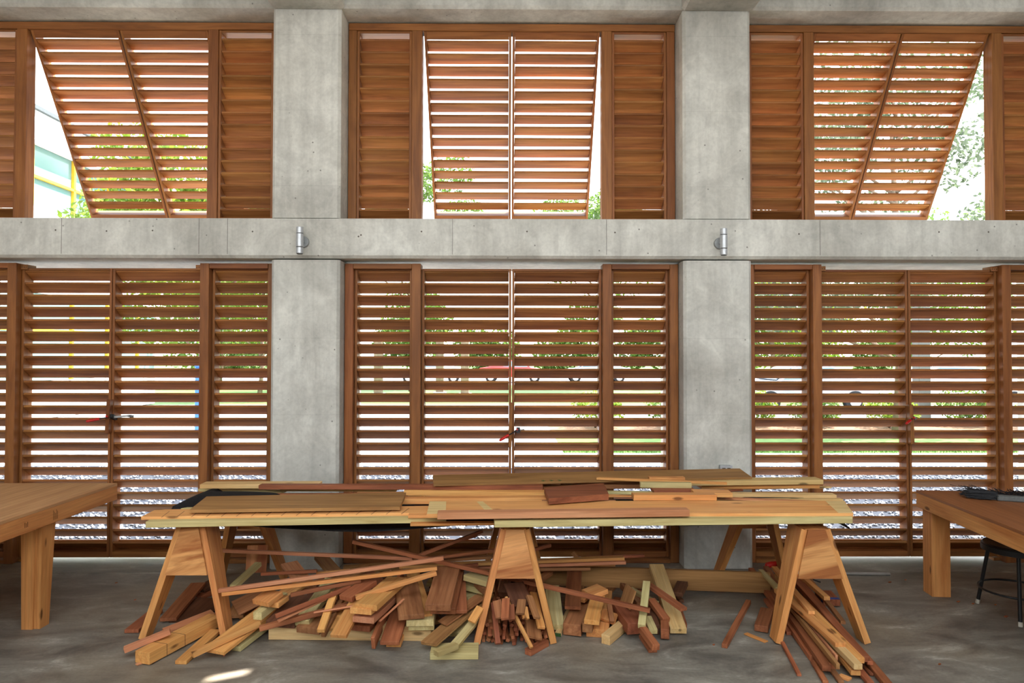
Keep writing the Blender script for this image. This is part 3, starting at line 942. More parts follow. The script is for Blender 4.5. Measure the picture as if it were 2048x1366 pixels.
# wide pine board with bare ends
wide = sheet('board', 'wide orange pine board with bare pale ends at the front of the bench', [(854, 1033), (1706, 1031), (1688, 1006), (860, 1007)], .731, .024, 'W')
def patch(name, parent, corners, z, mat):
    pts = [G(px, py, z) for px, py in corners]
    return prism(name, pts, (0, 0, -.0012), mat, parent, (1, 0, 0))
patch('bare_patch', wide, [(854.5, 1032.5), (892, 1032), (893, 1007.5), (860, 1007.5)], .7318, 'putty')
patch('bare_patch', wide, [(972, 1027), (990, 1027), (966, 1007.5), (954, 1008)], .7318, 'putty')
patch('bare_patch', wide, [(1676, 1030.6), (1705, 1030.6), (1687, 1006.5), (1650, 1006.5)], .7318, 'putty')
# slanted pencil lines on the left orange board
lp = bpy.data.objects['board']
for i in range(17):
    px = 330 + i * 30
    py = 1031 - (px - 296) * 8 / 584
    a, b_ = G(px - 8, py + 6, .7225), G(px + 8, py - 6, .7225)
    plank('pencil_line', a, b_, .003, .0006, 'pencil', lp, 0, 0)
# raised plank with green stamps
sp = plank('plank', G(866, 962, .80), G(1492, 948, .80), .21, .014, 'T', None, math.radians(9))
tag(sp, 'long raised brown plank with green stamp marks along the back of the bench', 'lumber')
wm = WORLD[sp.name]
Ls_ = (G(1492, 948, .80) - G(866, 962, .80)).length
for xo, n in ((-Ls_ / 2 + .78, 3), (-Ls_ / 2 + 1.68, 2), (-Ls_ / 2 + 1.2, 1)):
    for q in range(n):
        for r2 in range(3):
            link('stamp_stroke', box_mesh(.018, .006, .0008, 0), 'green_ink' if n > 1 else 'pencil', sp, wm @ Matrix.Translation((xo + q * .06 + (r2 % 2) * .012, -.085 + r2 * .009, .0074)))
# redwood chunk
sheet('plank', 'thick dark redwood offcut lying across the boards at bench center', [(1097, 997), (1217, 988), (1207, 966), (1088, 975)], .795, .038, 'R')

# ---- pieces on the floor: (name, label, near end, far end, width, thickness, wood, roll)
FLOOR_ = [
 ('board', 'short red board at the far left, left of the left sawhorse foot', (262, 1268, .012), (312, 1227, .012), .085, .022, 'R', 0),
 ('board', 'red-brown board leaning behind the left leg of the left sawhorse', (336, 1244, .015), (397, 1172, .05), .10, .022, 'R', 0),
 ('batten', 'pink batten lying across the thick tan post at far left', (250, 1305, .035), (342, 1267, .10), .045, .028, 'K', 0),
 ('post', 'thick tan post with two pencil lines at far left on the floor', (282, 1314, .035), (428, 1238, .045), .10, .065, 'O', 0),
 ('batten', 'rough tan lath behind the thick tan post', (333, 1260, .03), (430, 1222, .06), .055, .02, 'K', 14),
 ('splinter', 'pink splinter in front of the thick tan post', (272, 1329, .006), (306, 1318, .006), .022, .008, 'K', 0),
 ('board', 'dark brown thin panel flat on the floor under the left sawhorse', (372, 1243, .01), (425, 1196, .03), .22, .012, 'D', 0),
 ('board', 'dark red scrap under the gusset of the left sawhorse', (398, 1182, .03), (430, 1164, .05), .10, .02, 'D', 0),
 ('board', 'broken dark scrap below the left sawhorse gusset, nearest the floor', (396, 1192, .015), (428, 1182, .02), .08, .02, 'R', 0),
 ('board', 'wide tapered orange-brown board leaning at front left of the pile', (428, 1297, .02), (540, 1212, .10), .15, .02, 'O', 0),
 ('batten', 'bright tan batten end slanting over the wide tapered board', (385, 1315, .03), (520, 1252, .10), .036, .03, 'O', 0),
 ('batten', 'red-brown batten that continues up right from the bright tan batten', (518, 1254, .10), (722, 1200, .2), .034, .028, 'R', 0),
 ('batten', 'thin orange batten rising to the fan of sticks at pile center', (714, 1200, .22), (872, 1151, .33), .036, .024, 'O', 0),
 ('batten', 'narrow orange board in front of the left sawhorse right leg', (366, 1326, .010), (436, 1262, .02), .065, .02, 'O', 0),
 ('batten', 'greenish slatted stick sticking out at the front left of the pile', (471, 1296, .02), (560, 1228, .05), .06, .03, 'G', 0),
 ('batten', 'greenish double stick leaning right of the left sawhorse', (466, 1174, .20), (517, 1128, .24), .045, .03, 'G', 0),
 ('board', 'red board standing just left of the left sawhorse right leg', (433, 1262, .01), (447, 1212, .08), .06, .02, 'R', 0),
 ('board', 'wide brown panel behind the right leg of the left sawhorse', (470, 1218, .06), (548, 1180, .14), .26, .012, 'B', 0),
 ('board', 'brown board below the wide brown panel, right of the sawhorse leg', (470, 1238, .02), (486, 1206, .04), .10, .02, 'B', 0),
 ('board', 'tan board in the gap right of the left sawhorse leg', (492, 1232, .02), (510, 1206, .04), .09, .02, 'O', 0),
 ('board', 'pale tan offcut leaning on the left pillar base', (617, 1176, .16), (578, 1126, .26), .12, .02, 'K', 0),
 ('board', 'wide tan board lying at the back by the left pillar', (686, 1139, .14), (806, 1131, .15), .16, .02, 'T', 0),
 ('batten', 'thin dark red stick crossing the pale tan offcut', (523, 1148, .21), (634, 1142, .23), .022, .02, 'R', 0),
 ('batten', 'thin tan stick right of the dark red stick at the back left', (632, 1147, .20), (700, 1141, .20), .024, .02, 'O', 0),
 ('block', 'square tan block screwed across the greenish stub at pile left', (522, 1212, .19), (551, 1190, .22), .13, .03, 'O', 0),
 ('block', 'short tan block behind the square tan block', (545, 1216, .17), (566, 1200, .18), .08, .03, 'O', 0),
 ('batten', 'pale green stub poking from under the square tan block', (520, 1231, .16), (572, 1190, .18), .055, .045, 'G', 0),
 ('board', 'orange board behind the square tan block', (553, 1198, .16), (604, 1164, .20), .11, .02, 'O', 0),
 ('board', 'dark redwood board deep in the pile left of the timber base', (556, 1252, .09), (604, 1198, .14), .18, .04, 'D', 0),
 ('plank', 'olive two-by-four with split end resting on the timber base', (604, 1252, .11), (664, 1166, .22), .09, .04, 'G', 0),
 ('plank', 'dark brown block under the split end of the olive two-by-four', (610, 1262, .085), (650, 1226, .11), .15, .04, 'B', 0),
 ('batten', 'red stick slanting above the olive two-by-four', (583, 1194, .24), (724, 1164, .30), .026, .022, 'R', 0),
 ('batten', 'thin red stick below the slanting red stick', (549, 1233, .19), (698, 1175, .27), .024, .02, 'R', 0),
 ('batten', 'pale pink split stick alongside the thin red stick', (555, 1238, .18), (652, 1193, .24), .02, .012, 'K', 0),
 ('batten', 'bright orange batten upright against the pile, left of the brown one', (641, 1263, .10), (668, 1188, .22), .042, .025, 'O', 0),
 ('batten', 'narrow brown batten between orange batten and tan lath', (646, 1271, .085), (692, 1183, .22), .028, .024, 'B', 0),
 ('batten', 'tan rough lath between the brown batten and the bright orange board', (663, 1260, .10), (702, 1180, .22), .06, .02, 'O', 0),
 ('board', 'bright orange board sliding off the timber base', (676, 1272, .10), (716, 1200, .20), .095, .022, 'O', 0),
 ('post', 'rough pale timber with a big knot lying under the pile front', (540, 1266, .045), (866, 1269, .045), .085, .085, 'P', 0),
 ('board', 'redwood board top with reddish face above the stacked blocks', (690, 1196, .24), (740, 1162, .28), .10, .03, 'R', 0),
 ('batten', 'brown strip standing on edge right of the stacked blocks', (741, 1290, .05), (800, 1150, .24), .022, .075, 'R', 0),
 ('batten', 'thin pale strip on edge right of the stacked blocks', (748, 1240, .14), (782, 1150, .27), .012, .05, 'K', 0),
 ('board', 'orange-brown board with clipped corners leaning at pile front', (774, 1287, .04), (798, 1215, .12), .11, .022, 'R', 0),
 ('batten', 'lower orange-brown board under the clipped board at pile front', (786, 1301, .02), (812, 1238, .06), .085, .03, 'O', 0),
 ('board', 'wide brown board with chamfered end at center left of the pile', (818, 1234, .16), (806, 1160, .24), .15, .03, 'B', 0),
 ('board', 'bright orange pointed board right of the chamfered brown board', (851, 1238, .15), (826, 1152, .25), .085, .022, 'O', 0),
 ('plank', 'thick brown plank lying on top of the pile, left of the middle sawhorse', (874, 1216, .235), (896, 1137, .33), .15, .042, 'B', 0),
 ('plank', 'reddish plank just under the thick brown plank on top of the pile', (886, 1222, .175), (905, 1144, .27), .15, .04, 'R', 0),
 ('board', 'reddish board right of the thick brown plank', (916, 1224, .17), (914, 1158, .25), .12, .022, 'R', 0),
 ('block', 'upper greenish treated block under the pointed orange board', (840, 1246, .13), (846, 1220, .135), .16, .038, 'G', 0),
 ('block', 'lower greenish treated block under the pointed orange board', (842, 1260, .091), (848, 1232, .095), .15, .038, 'G', 0),
 ('plank', 'greenish plank end lying crosswise left of the middle sawhorse leg, upper', (934, 1157, .26), (980, 1170, .25), .08, .036, 'G', 0),
 ('plank', 'greenish plank end lying crosswise left of the middle sawhorse leg, lower', (924, 1172, .21), (974, 1184, .20), .10, .036, 'G', 0),
 ('block', 'brown block with fresh orange end left of the middle sawhorse leg', (958, 1160, .255), (976, 1176, .24), .09, .04, 'B', 0),
 ('plank', 'olive plank end poking left below the crosswise greenish planks', (926, 1197, .16), (962, 1187, .15), .10, .036, 'G', 0),
 ('siding', 'topmost brown thin siding strip fanned out left of the middle sawhorse', (884, 1250, .11), (960, 1196, .20), .09, .009, 'B', 0),
 ('siding', 'middle thin siding strip with pale edges fanned out at pile front', (856, 1281, .068), (972, 1182, .197), .12, .009, 'T', -8),
 ('plank', 'greenish plank with curved grain leaning at the front left of the middle sawhorse', (905, 1272, .05), (966, 1212, .14), .12, .03, 'G', -12),
 ('batten', 'pale greenish edge strip leaning right of the curved grain plank', (911, 1296, .05), (958, 1240, .11), .045, .03, 'G', 20),
 ('plank', 'greenish treated block flat on the floor in front of the pile', (862, 1303, .019), (957, 1302, .019), .14, .038, 'G', 0),
 ('batten', 'greenish round-edged stub lying on the front treated block', (873, 1306, .055), (914, 1290, .06), .045, .03, 'G', 0),
 ('batten', 'red-brown lath upright in the stick heap under the middle sawhorse', (996, 1288, .03), (986, 1206, .20), .03, .018, 'R', 0),
 ('batten', 'long pale dowel-like stick slanting down the stick heap', (1064, 1295, .05), (1012, 1194, .25), .018, .018, 'O', 0),
 ('batten', 'bright orange-red offcut lying in front of the stick heap', (1060, 1304, .02), (1096, 1284, .02), .045, .035, 'R', 0),
 ('board', 'thin dark brown plywood piece tilted over the stick heap', (1046, 1212, .22), (1026, 1166, .30), .13, .008, 'D', 0),
 ('block', 'dark block at the back of the stick heap, left of the tilted plywood', (1008, 1190, .22), (1014, 1168, .27), .07, .06, 'D', 0),
 ('plank', 'olive two-by-four upright against the right leg of the middle sawhorse', (1112, 1260, .03), (1104, 1180, .12), .095, .038, 'G', 0),
 ('batten', 'pale stick with a dark green painted end, right of the middle sawhorse', (1116, 1276, .012), (1143, 1220, .06), .038, .02, 'P', 0),
 ('board', 'red two-by-six draped over the long plank on edge', (1147, 1216, .12), (1151, 1131, .20), .10, .022, 'R', 0),
 ('block', 'dark brown four-by-four lying right of the middle sawhorse', (1149, 1260, .045), (1172, 1208, .06), .11, .07, 'B', 0),
 ('batten', 'brown batten lying on the right side of the dark four-by-four', (1172, 1260, .05), (1188, 1206, .08), .06, .06, 'B', 0),
 ('plank', 'tan two-by-six pointing at the camera at pile right', (1190, 1268, .03), (1200, 1188, .08), .135, .05, 'O', 0),
 ('plank', 'tan board on top of the tan two-by-six', (1183, 1250, .08), (1198, 1192, .12), .09, .03, 'O', 0),
 ('board', 'short tan board near the long plank, behind the tan two-by-six', (1176, 1194, .14), (1206, 1182, .16), .12, .03, 'O', 0),
 ('board', 'small orange tan offcut between the red two-by-six and the tan one', (1158, 1196, .13), (1178, 1180, .15), .10, .02, 'O', 0),
 ('plank', 'pale greenish square stub lying in front at pile right', (1207, 1277, .028), (1242, 1248, .035), .055, .055, 'P', 0),
 ('block', 'small tan wedge block right of the tan two-by-six', (1217, 1244, .05), (1224, 1226, .08), .11, .02, 'O', 15),
 ('batten', 'thin brown batten leaning beside the small tan wedge', (1228, 1246, .05), (1222, 1212, .12), .03, .02, 'B', 0),
 ('post', 'thick dark redwood post lying at pile right', (1272, 1262, .045), (1238, 1216, .08), .12, .07, 'R', 0),
 ('board', 'square tan plywood offcut standing tilted at pile right', (1250, 1216, .10), (1262, 1180, .21), .15, .01, 'T', 0),
 ('batten', 'pale greenish lath standing up at pile right', (1281, 1252, .07), (1291, 1166, .21), .045, .03, 'G', 0),
 ('batten', 'orange-red lath crossing the pale pine two-by-four', (1368, 1219, .15), (1298, 1170, .20), .05, .02, 'R', 0),
 ('plank', 'pale pine two-by-four leaning over the long plank at pile right', (1354, 1262, .035), (1310, 1132, .20), .10, .036, 'P', 0),
 ('batten', 'red-brown batten left of the pale pine two-by-four', (1332, 1240, .06), (1302, 1200, .12), .05, .03, 'R', 0),
 ('block', 'small red-brown block standing left of the pine two-by-four end', (1335, 1268, .03), (1334, 1250, .04), .05, .06, 'R', 0),
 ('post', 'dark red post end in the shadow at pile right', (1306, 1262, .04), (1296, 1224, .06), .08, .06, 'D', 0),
 ('batten', 'greenish pale lath low behind the red-brown stub', (1302, 1263, .035), (1290, 1236, .06), .05, .03, 'G', 0),
 ('batten', 'red-brown stub with pale end poking out at front right of the pile', (1312, 1291, .035), (1286, 1256, .06), .045, .035, 'R', 0),
 ('batten', 'lower red-brown stub under the one with the pale end', (1306, 1302, .012), (1286, 1272, .02), .05, .02, 'R', 0),
 ('board', 'dark red board right of the pale pine two-by-four', (1366, 1252, .02), (1358, 1226, .03), .05, .03, 'R', 0),
 ('batten', 'straight red stick alone on the floor right of the pile', (1449, 1292, .014), (1497, 1203, .014), .032, .026, 'R', 0),
 ('plank', 'short dark red offcut at the left leg of the right sawhorse', (1524, 1262, .022), (1536, 1226, .03), .08, .04, 'R', 0),
 ('chip', 'flat tan chip of wood on the floor left of the right sawhorse', (1491, 1267, .004), (1533, 1284, .004), .034, .007, 'O', 0),
 ('block', 'brown block with blue tape behind the right sawhorse leg', (1664, 1206, .03), (1646, 1186, .04), .11, .04, 'R', 0),
 ('batten', 'thin flat red lath alone left of the long batten bundle', (1600, 1345, .008), (1566, 1280, .012), .022, .014, 'R', 0),
 ('batten', 'short loose red lath in front of the long batten bundle', (1651, 1364, .012), (1626, 1322, .012), .03, .016, 'R', 0),
 ('splinter', 'broken splinter left of the front end of the batten bundle', (1672, 1350, .010), (1694, 1358, .010), .04, .012, 'O', 0),
 ('splinter', 'broken brown lath piece at the very front of the batten bundle', (1688, 1366, .010), (1664, 1334, .014), .03, .014, 'B', 0),
]
for t in FLOOR_:
    piece(*t)
a, b_ = G(856, 1281, .068) + Vector((.012, -.012, -.014)), G(972, 1182, .197) + Vector((.012, -.012, -.014))
tag(plank('siding', a, b_, .12, .009, 'T', None, math.radians(-8)), 'lowest thin siding strip with pale edges fanned out at pile front', 'lumber')

# painted end, pencil lines and blue tape are parts of their pieces
def find(label):
    return next(o for o in bpy.data.objects if o.get('label') == label)
o = find('pale stick with a dark green painted end, right of the middle sawhorse')
wm = WORLD[o.name]; L = o.data.vertices[0].co.x
ln = max(abs(v.co.x) for v in o.data.vertices)
link('painted_end', box_mesh(.004, .039, .021, 0), 'green_ink', o, wm @ Matrix.Translation((-ln, 0, 0)))
o = find('thick tan post with two pencil lines at far left on the floor')
wm = WORLD[o.name]; ln = max(abs(v.co.x) for v in o.data.vertices)
for q in (.22, .46):
    link('pencil_line', box_mesh(.003, .101, .066, 0), 'pencil', o, wm @ Matrix.Translation((-ln + 2 * ln * q, 0, 0)))
o = find('brown block with blue tape behind the right sawhorse leg')
wm = WORLD[o.name]; ln = max(abs(v.co.x) for v in o.data.vertices)
link('tape', box_mesh(.03, .112, .042, 0), 'blue_tape', o, wm @ Matrix.Translation((-ln + .03, 0, 0)))

# stack of short boards seen end on
for i, (px, py, z, wd, m, col) in enumerate(((727, 1217, .247, .135, 'O', 'topmost orange'), (727, 1224, .212, .13, 'O', 'second orange'), (729, 1234, .177, .13, 'K', 'third pinkish'), (723, 1246, .142, .14, 'P', 'fourth pale'), (720, 1263, .107, .12, 'R', 'lowest reddish'))):
    a = G(px, py, z)
    piece_o = plank('block', a, a + Vector((.11, .46, .010)) * (1 + .06 * (i % 3)), wd, .034, m)
    tag(piece_o, '%s board of the neat stack seen end on at pile center' % col, 'lumber', 'stack of short boards')

# upright plywood offcut against the wall
a = G(512, 1145, .12); b_ = P(516, 1090, a.y + .06)
tag(plank('board', a, b_, .145, .012, 'ply'), 'plywood offcut standing upright in front of the louvers, right of the left sawhorse', 'lumber')

# long plank standing on edge
a = G(1042, 1172, 0); b_ = G(1538, 1190, 0)
for v in (a, b_): v.z = .072
o = plank('plank', a, b_, .03, .142, 'T')
tag(o, 'long brown plank standing on edge behind the pile, reaching the right sawhorse', 'lumber')

# long thin sticks that cross the pile
LONG = [
 ('long_stick', 'long pink stick at the top left, from the left sawhorse leg', (441, 1101, .34), (826, 1117, .36), .026, .022, 'K'),
 ('long_stick', 'longest red stick, sloping down right across the whole pile', (698, 1082, .475), (1300, 1222, .20), .028, .024, 'R'),
 ('long_stick', 'upper long pinkish stick rising from the left sawhorse leg to the right', (436, 1186, .27), (884, 1121, .42), .026, .022, 'K'),
 ('long_stick', 'lower long tan stick just below the pinkish rising one', (444, 1191, .26), (874, 1139, .36), .03, .022, 'O'),
 ('long_stick', 'red stick rising steeply to the right of the pile center, upper', (838, 1111, .38), (965, 1062, .50), .024, .02, 'R'),
 ('long_stick', 'thin red stick just under the steep one', (905, 1086, .43), (954, 1071, .46), .016, .014, 'R'),
 ('long_stick', 'brown stick passing behind the middle sawhorse gusset, upper', (850, 1118, .32), (1003, 1099, .36), .03, .02, 'R'),
 ('long_stick', 'red stick end showing right of the middle sawhorse rear leg', (1066, 1100, .34), (1101, 1090, .36), .026, .02, 'R'),
 ('long_stick', 'tan long stick behind the middle sawhorse, upper of the pair', (800, 1136, .26), (1250, 1119, .27), .055, .02, 'O'),
 ('long_stick', 'tan long stick behind the middle sawhorse, lower of the pair', (870, 1138, .22), (1251, 1126, .25), .05, .02, 'K'),
 ('long_stick', 'straight dark red stick highest at the back right of the pile', (1176, 1116, .28), (1291, 1111, .28), .026, .018, 'R'),
 ('long_stick', 'short tan lath just above the long plank on edge', (1150, 1132, .22), (1230, 1132, .22), .04, .016, 'O'),
 ('long_stick', 'brown lath behind the pile between the middle sawhorse legs', (960, 1142, .20), (1180, 1140, .20), .05, .02, 'B'),
 ('long_stick', 'brown long lath left behind the middle sawhorse gusset', (790, 1128, .24), (985, 1117, .30), .05, .02, 'B'),
 ('long_stick', 'thin red stick at back, left of the middle sawhorse gusset', (770, 1146, .24), (960, 1128, .27), .03, .018, 'R'),
 ('long_stick', 'short red stick end poking above the pile by the louvers', (1145, 1105, .30), (1156, 1118, .26), .03, .02, 'B'),
 ('splinter', 'curled pinkish splinter hanging at the front of the pile', (759, 1243, .17), (808, 1198, .24), .014, .006, 'K'),
 ('splinter', 'thin grey splinter crossing the uprights at pile left', (628, 1225, .18), (706, 1212, .22), .014, .008, 'K'),
]
for n_, lab, a, b_, wd, th, m in LONG:
    piece(n_, lab, a, b_, wd, th, m, 0, 'long thin sticks across the pile' if n_ == 'long_stick' else None)

# long battens bundled under the right sawhorse
BUND = [
 ('red-brown batten at the left edge of the bundle, upper end at the conduit', (1622, 1321, .02), (1498, 1141, .05), .04, .03, 'R'),
 ('broad red-brown batten second from the left edge of the bundle', (1650, 1333, .05), (1546, 1180, .08), .045, .03, 'R'),
 ('brown batten between the broad red-brown one and the thin laths', (1661, 1331, .035), (1530, 1135, .08), .04, .03, 'R'),
 ('thin pale-edged lath in the middle of the bundle', (1675, 1328, .07), (1540, 1160, .11), .02, .03, 'T'),
 ('second thin lath beside the pale-edged one', (1668, 1318, .06), (1556, 1185, .09), .014, .03, 'K'),
 ('wide tan batten lying on top of the bundle center', (1686, 1288, .10), (1562, 1180, .14), .06, .025, 'O'),
 ('long pale tan batten on top of the bundle', (1711, 1330, .085), (1574, 1190, .13), .045, .03, 'P'),
 ('pale tan batten right of the top center batten', (1726, 1320, .07), (1560, 1152, .13), .045, .03, 'O'),
 ('long brown batten at the right side of the bundle', (1737, 1320, .06), (1586, 1152, .11), .05, .03, 'R'),
 ('thin dark lath at the far right of the bundle', (1744, 1322, .03), (1600, 1155, .06), .03, .02, 'R'),
 ('short tan batten high on the right of the bundle', (1654, 1202, .12), (1604, 1158, .13), .04, .025, 'O'),
 ('thin brown lath right of the short tan batten', (1690, 1250, .06), (1612, 1150, .08), .03, .02, 'B'),
 ('orange batten low at the front of the bundle', (1714, 1352, .025), (1642, 1262, .05), .05, .025, 'O'),
 ('dark batten stub pointing out front of the bundle', (1736, 1366, .014), (1700, 1322, .02), .035, .02, 'R'),
 ('dark brown batten reaching furthest right at the bundle front', (1774, 1368, .014), (1726, 1310, .02), .045, .025, 'R'),
 ('narrow red lath between the right front battens of the bundle', (1750, 1350, .012), (1722, 1322, .014), .02, .012, 'R'),
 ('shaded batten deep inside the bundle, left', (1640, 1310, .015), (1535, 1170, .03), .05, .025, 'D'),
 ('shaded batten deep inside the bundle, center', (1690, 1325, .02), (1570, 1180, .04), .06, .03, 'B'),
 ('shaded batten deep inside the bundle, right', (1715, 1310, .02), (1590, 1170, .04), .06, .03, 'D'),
 ('splintered tan batten over the bundle, behind the sawhorse leg', (1622, 1230, .13), (1548, 1140, .15), .04, .022, 'O'),
 ('greenish lath sliding behind the right sawhorse left leg', (1556, 1182, .12), (1522, 1146, .12), .035, .02, 'G'),
 ('dark red batten below the left edge of the bundle', (1580, 1268, .012), (1533, 1200, .02), .04, .02, 'R'),
]
for lab, a, b_, wd, th, m in BUND:
    piece('batten', lab, a, b_, wd, th, m, 0, 'long battens under the right sawhorse')

ORD = ('leftmost', 'second central', 'first central', 'second-left', 'rightmost tan', 'brown right-hand', 'wide low right-hand', 'thin far-right', 'short central tan', 'low central red')
# heap of short sticks under the middle sawhorse
rnd = random.Random(11)
n = 0
for layer in range(9):
    m_ = 15 - layer
    for i in range(m_):
        hw = .205 - layer * .013
        x = .055 - hw + 2 * hw * (i + .5) / m_ + rnd.uniform(-.006, .006)
        z = .012 + layer * .0255 + rnd.uniform(0, .003)
        y = 4.13 + layer * .034 + rnd.uniform(-.03, .05)
        L = rnd.uniform(.26, .44)
        a = Vector((x, y, z))
        yaw = rnd.uniform(-.10, .10)
        b_ = a + Vector((math.sin(yaw) * L, math.cos(yaw) * L, rnd.uniform(.0, .03) * L + .02))
        s1, s2 = rnd.choice(((.022, .018), (.019, .019), (.024, .014), (.022, .02)))
        o = plank('stick', a, b_, s1, s2, rnd.choice(('R', 'R', 'R', 'K', 'B', 'R')), None, rnd.uniform(-.5, .5), .001)
        tag(o, 'short red-brown stick in the dense heap under the middle sawhorse', 'lumber', 'short sticks in the heap under the middle sawhorse')
for i, (px, py, z, qx, qy, z2, wd, m) in enumerate(((948, 1245, .12, 966, 1216, .18, .05, 'O'), (1040, 1228, .20, 1044, 1200, .25, .05, 'B'), (1010, 1238, .20, 1012, 1198, .26, .045, 'R'), (1000, 1236, .19, 994, 1202, .25, .05, 'B'), (1083, 1256, .11, 1066, 1186, .22, .045, 'O'), (1074, 1236, .18, 1058, 1192, .25, .04, 'B'), (1070, 1274, .06, 1066, 1240, .1, .09, 'B'), (1086, 1258, .10, 1076, 1196, .19, .03, 'R'), (1052, 1238, .17, 1048, 1214, .22, .04, 'O'), (1024, 1240, .17, 1022, 1210, .23, .04, 'R'))):
    o = plank('stick', G(px, py, z), G(qx, qy, z2), wd, .016, m, None, rnd.uniform(-.4, .4), .001)
    tag(o, '%s upright offcut leaning back over the stick heap under the middle sawhorse' % ORD[i], 'lumber', 'upright offcuts over the stick heap')

# offcuts buried in the body of the pile
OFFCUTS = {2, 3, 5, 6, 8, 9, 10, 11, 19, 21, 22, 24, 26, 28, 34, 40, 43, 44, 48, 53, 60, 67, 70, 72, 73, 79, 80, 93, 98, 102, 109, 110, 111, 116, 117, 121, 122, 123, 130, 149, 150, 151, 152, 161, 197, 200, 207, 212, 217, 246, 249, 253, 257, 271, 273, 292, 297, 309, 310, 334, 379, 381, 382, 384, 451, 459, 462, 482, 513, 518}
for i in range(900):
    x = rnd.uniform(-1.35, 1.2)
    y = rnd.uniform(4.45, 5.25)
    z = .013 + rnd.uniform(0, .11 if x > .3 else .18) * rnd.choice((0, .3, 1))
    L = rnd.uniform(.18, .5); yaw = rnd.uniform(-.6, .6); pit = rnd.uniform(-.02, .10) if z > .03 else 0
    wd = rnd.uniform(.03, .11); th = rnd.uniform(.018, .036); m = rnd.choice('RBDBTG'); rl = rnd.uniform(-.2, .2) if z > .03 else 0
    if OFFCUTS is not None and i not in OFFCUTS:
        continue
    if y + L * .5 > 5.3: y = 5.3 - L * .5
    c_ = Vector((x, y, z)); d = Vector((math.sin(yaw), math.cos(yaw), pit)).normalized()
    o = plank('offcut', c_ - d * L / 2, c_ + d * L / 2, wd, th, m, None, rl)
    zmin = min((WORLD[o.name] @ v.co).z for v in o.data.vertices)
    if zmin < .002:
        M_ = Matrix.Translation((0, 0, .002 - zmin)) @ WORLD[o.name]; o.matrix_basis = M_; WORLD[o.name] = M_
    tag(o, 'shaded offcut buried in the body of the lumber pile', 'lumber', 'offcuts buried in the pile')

# loose chips on the floor
for i, (px, py, s) in enumerate(((1878, 1329, .012), (1915, 1204, .02), (2010, 1234, .022), (1778, 1165, .018), (1426, 1290, .010), (1600, 1152, .01), (1810, 1160, .012), (1945, 1208, .014), (1990, 1210, .012), (230, 1166, .014), (268, 1200, .012), (446, 1312, .01))):
    p = G(px, py, .003)
    o = plank('wood_chip', p, p + Vector((s, s * .6, .001)), s * .7, .005, 'R', None, 0, 0)
    tag(o, 'tiny red-brown wood chip scattered on the concrete floor', 'wood chip', 'wood chips on the floor')

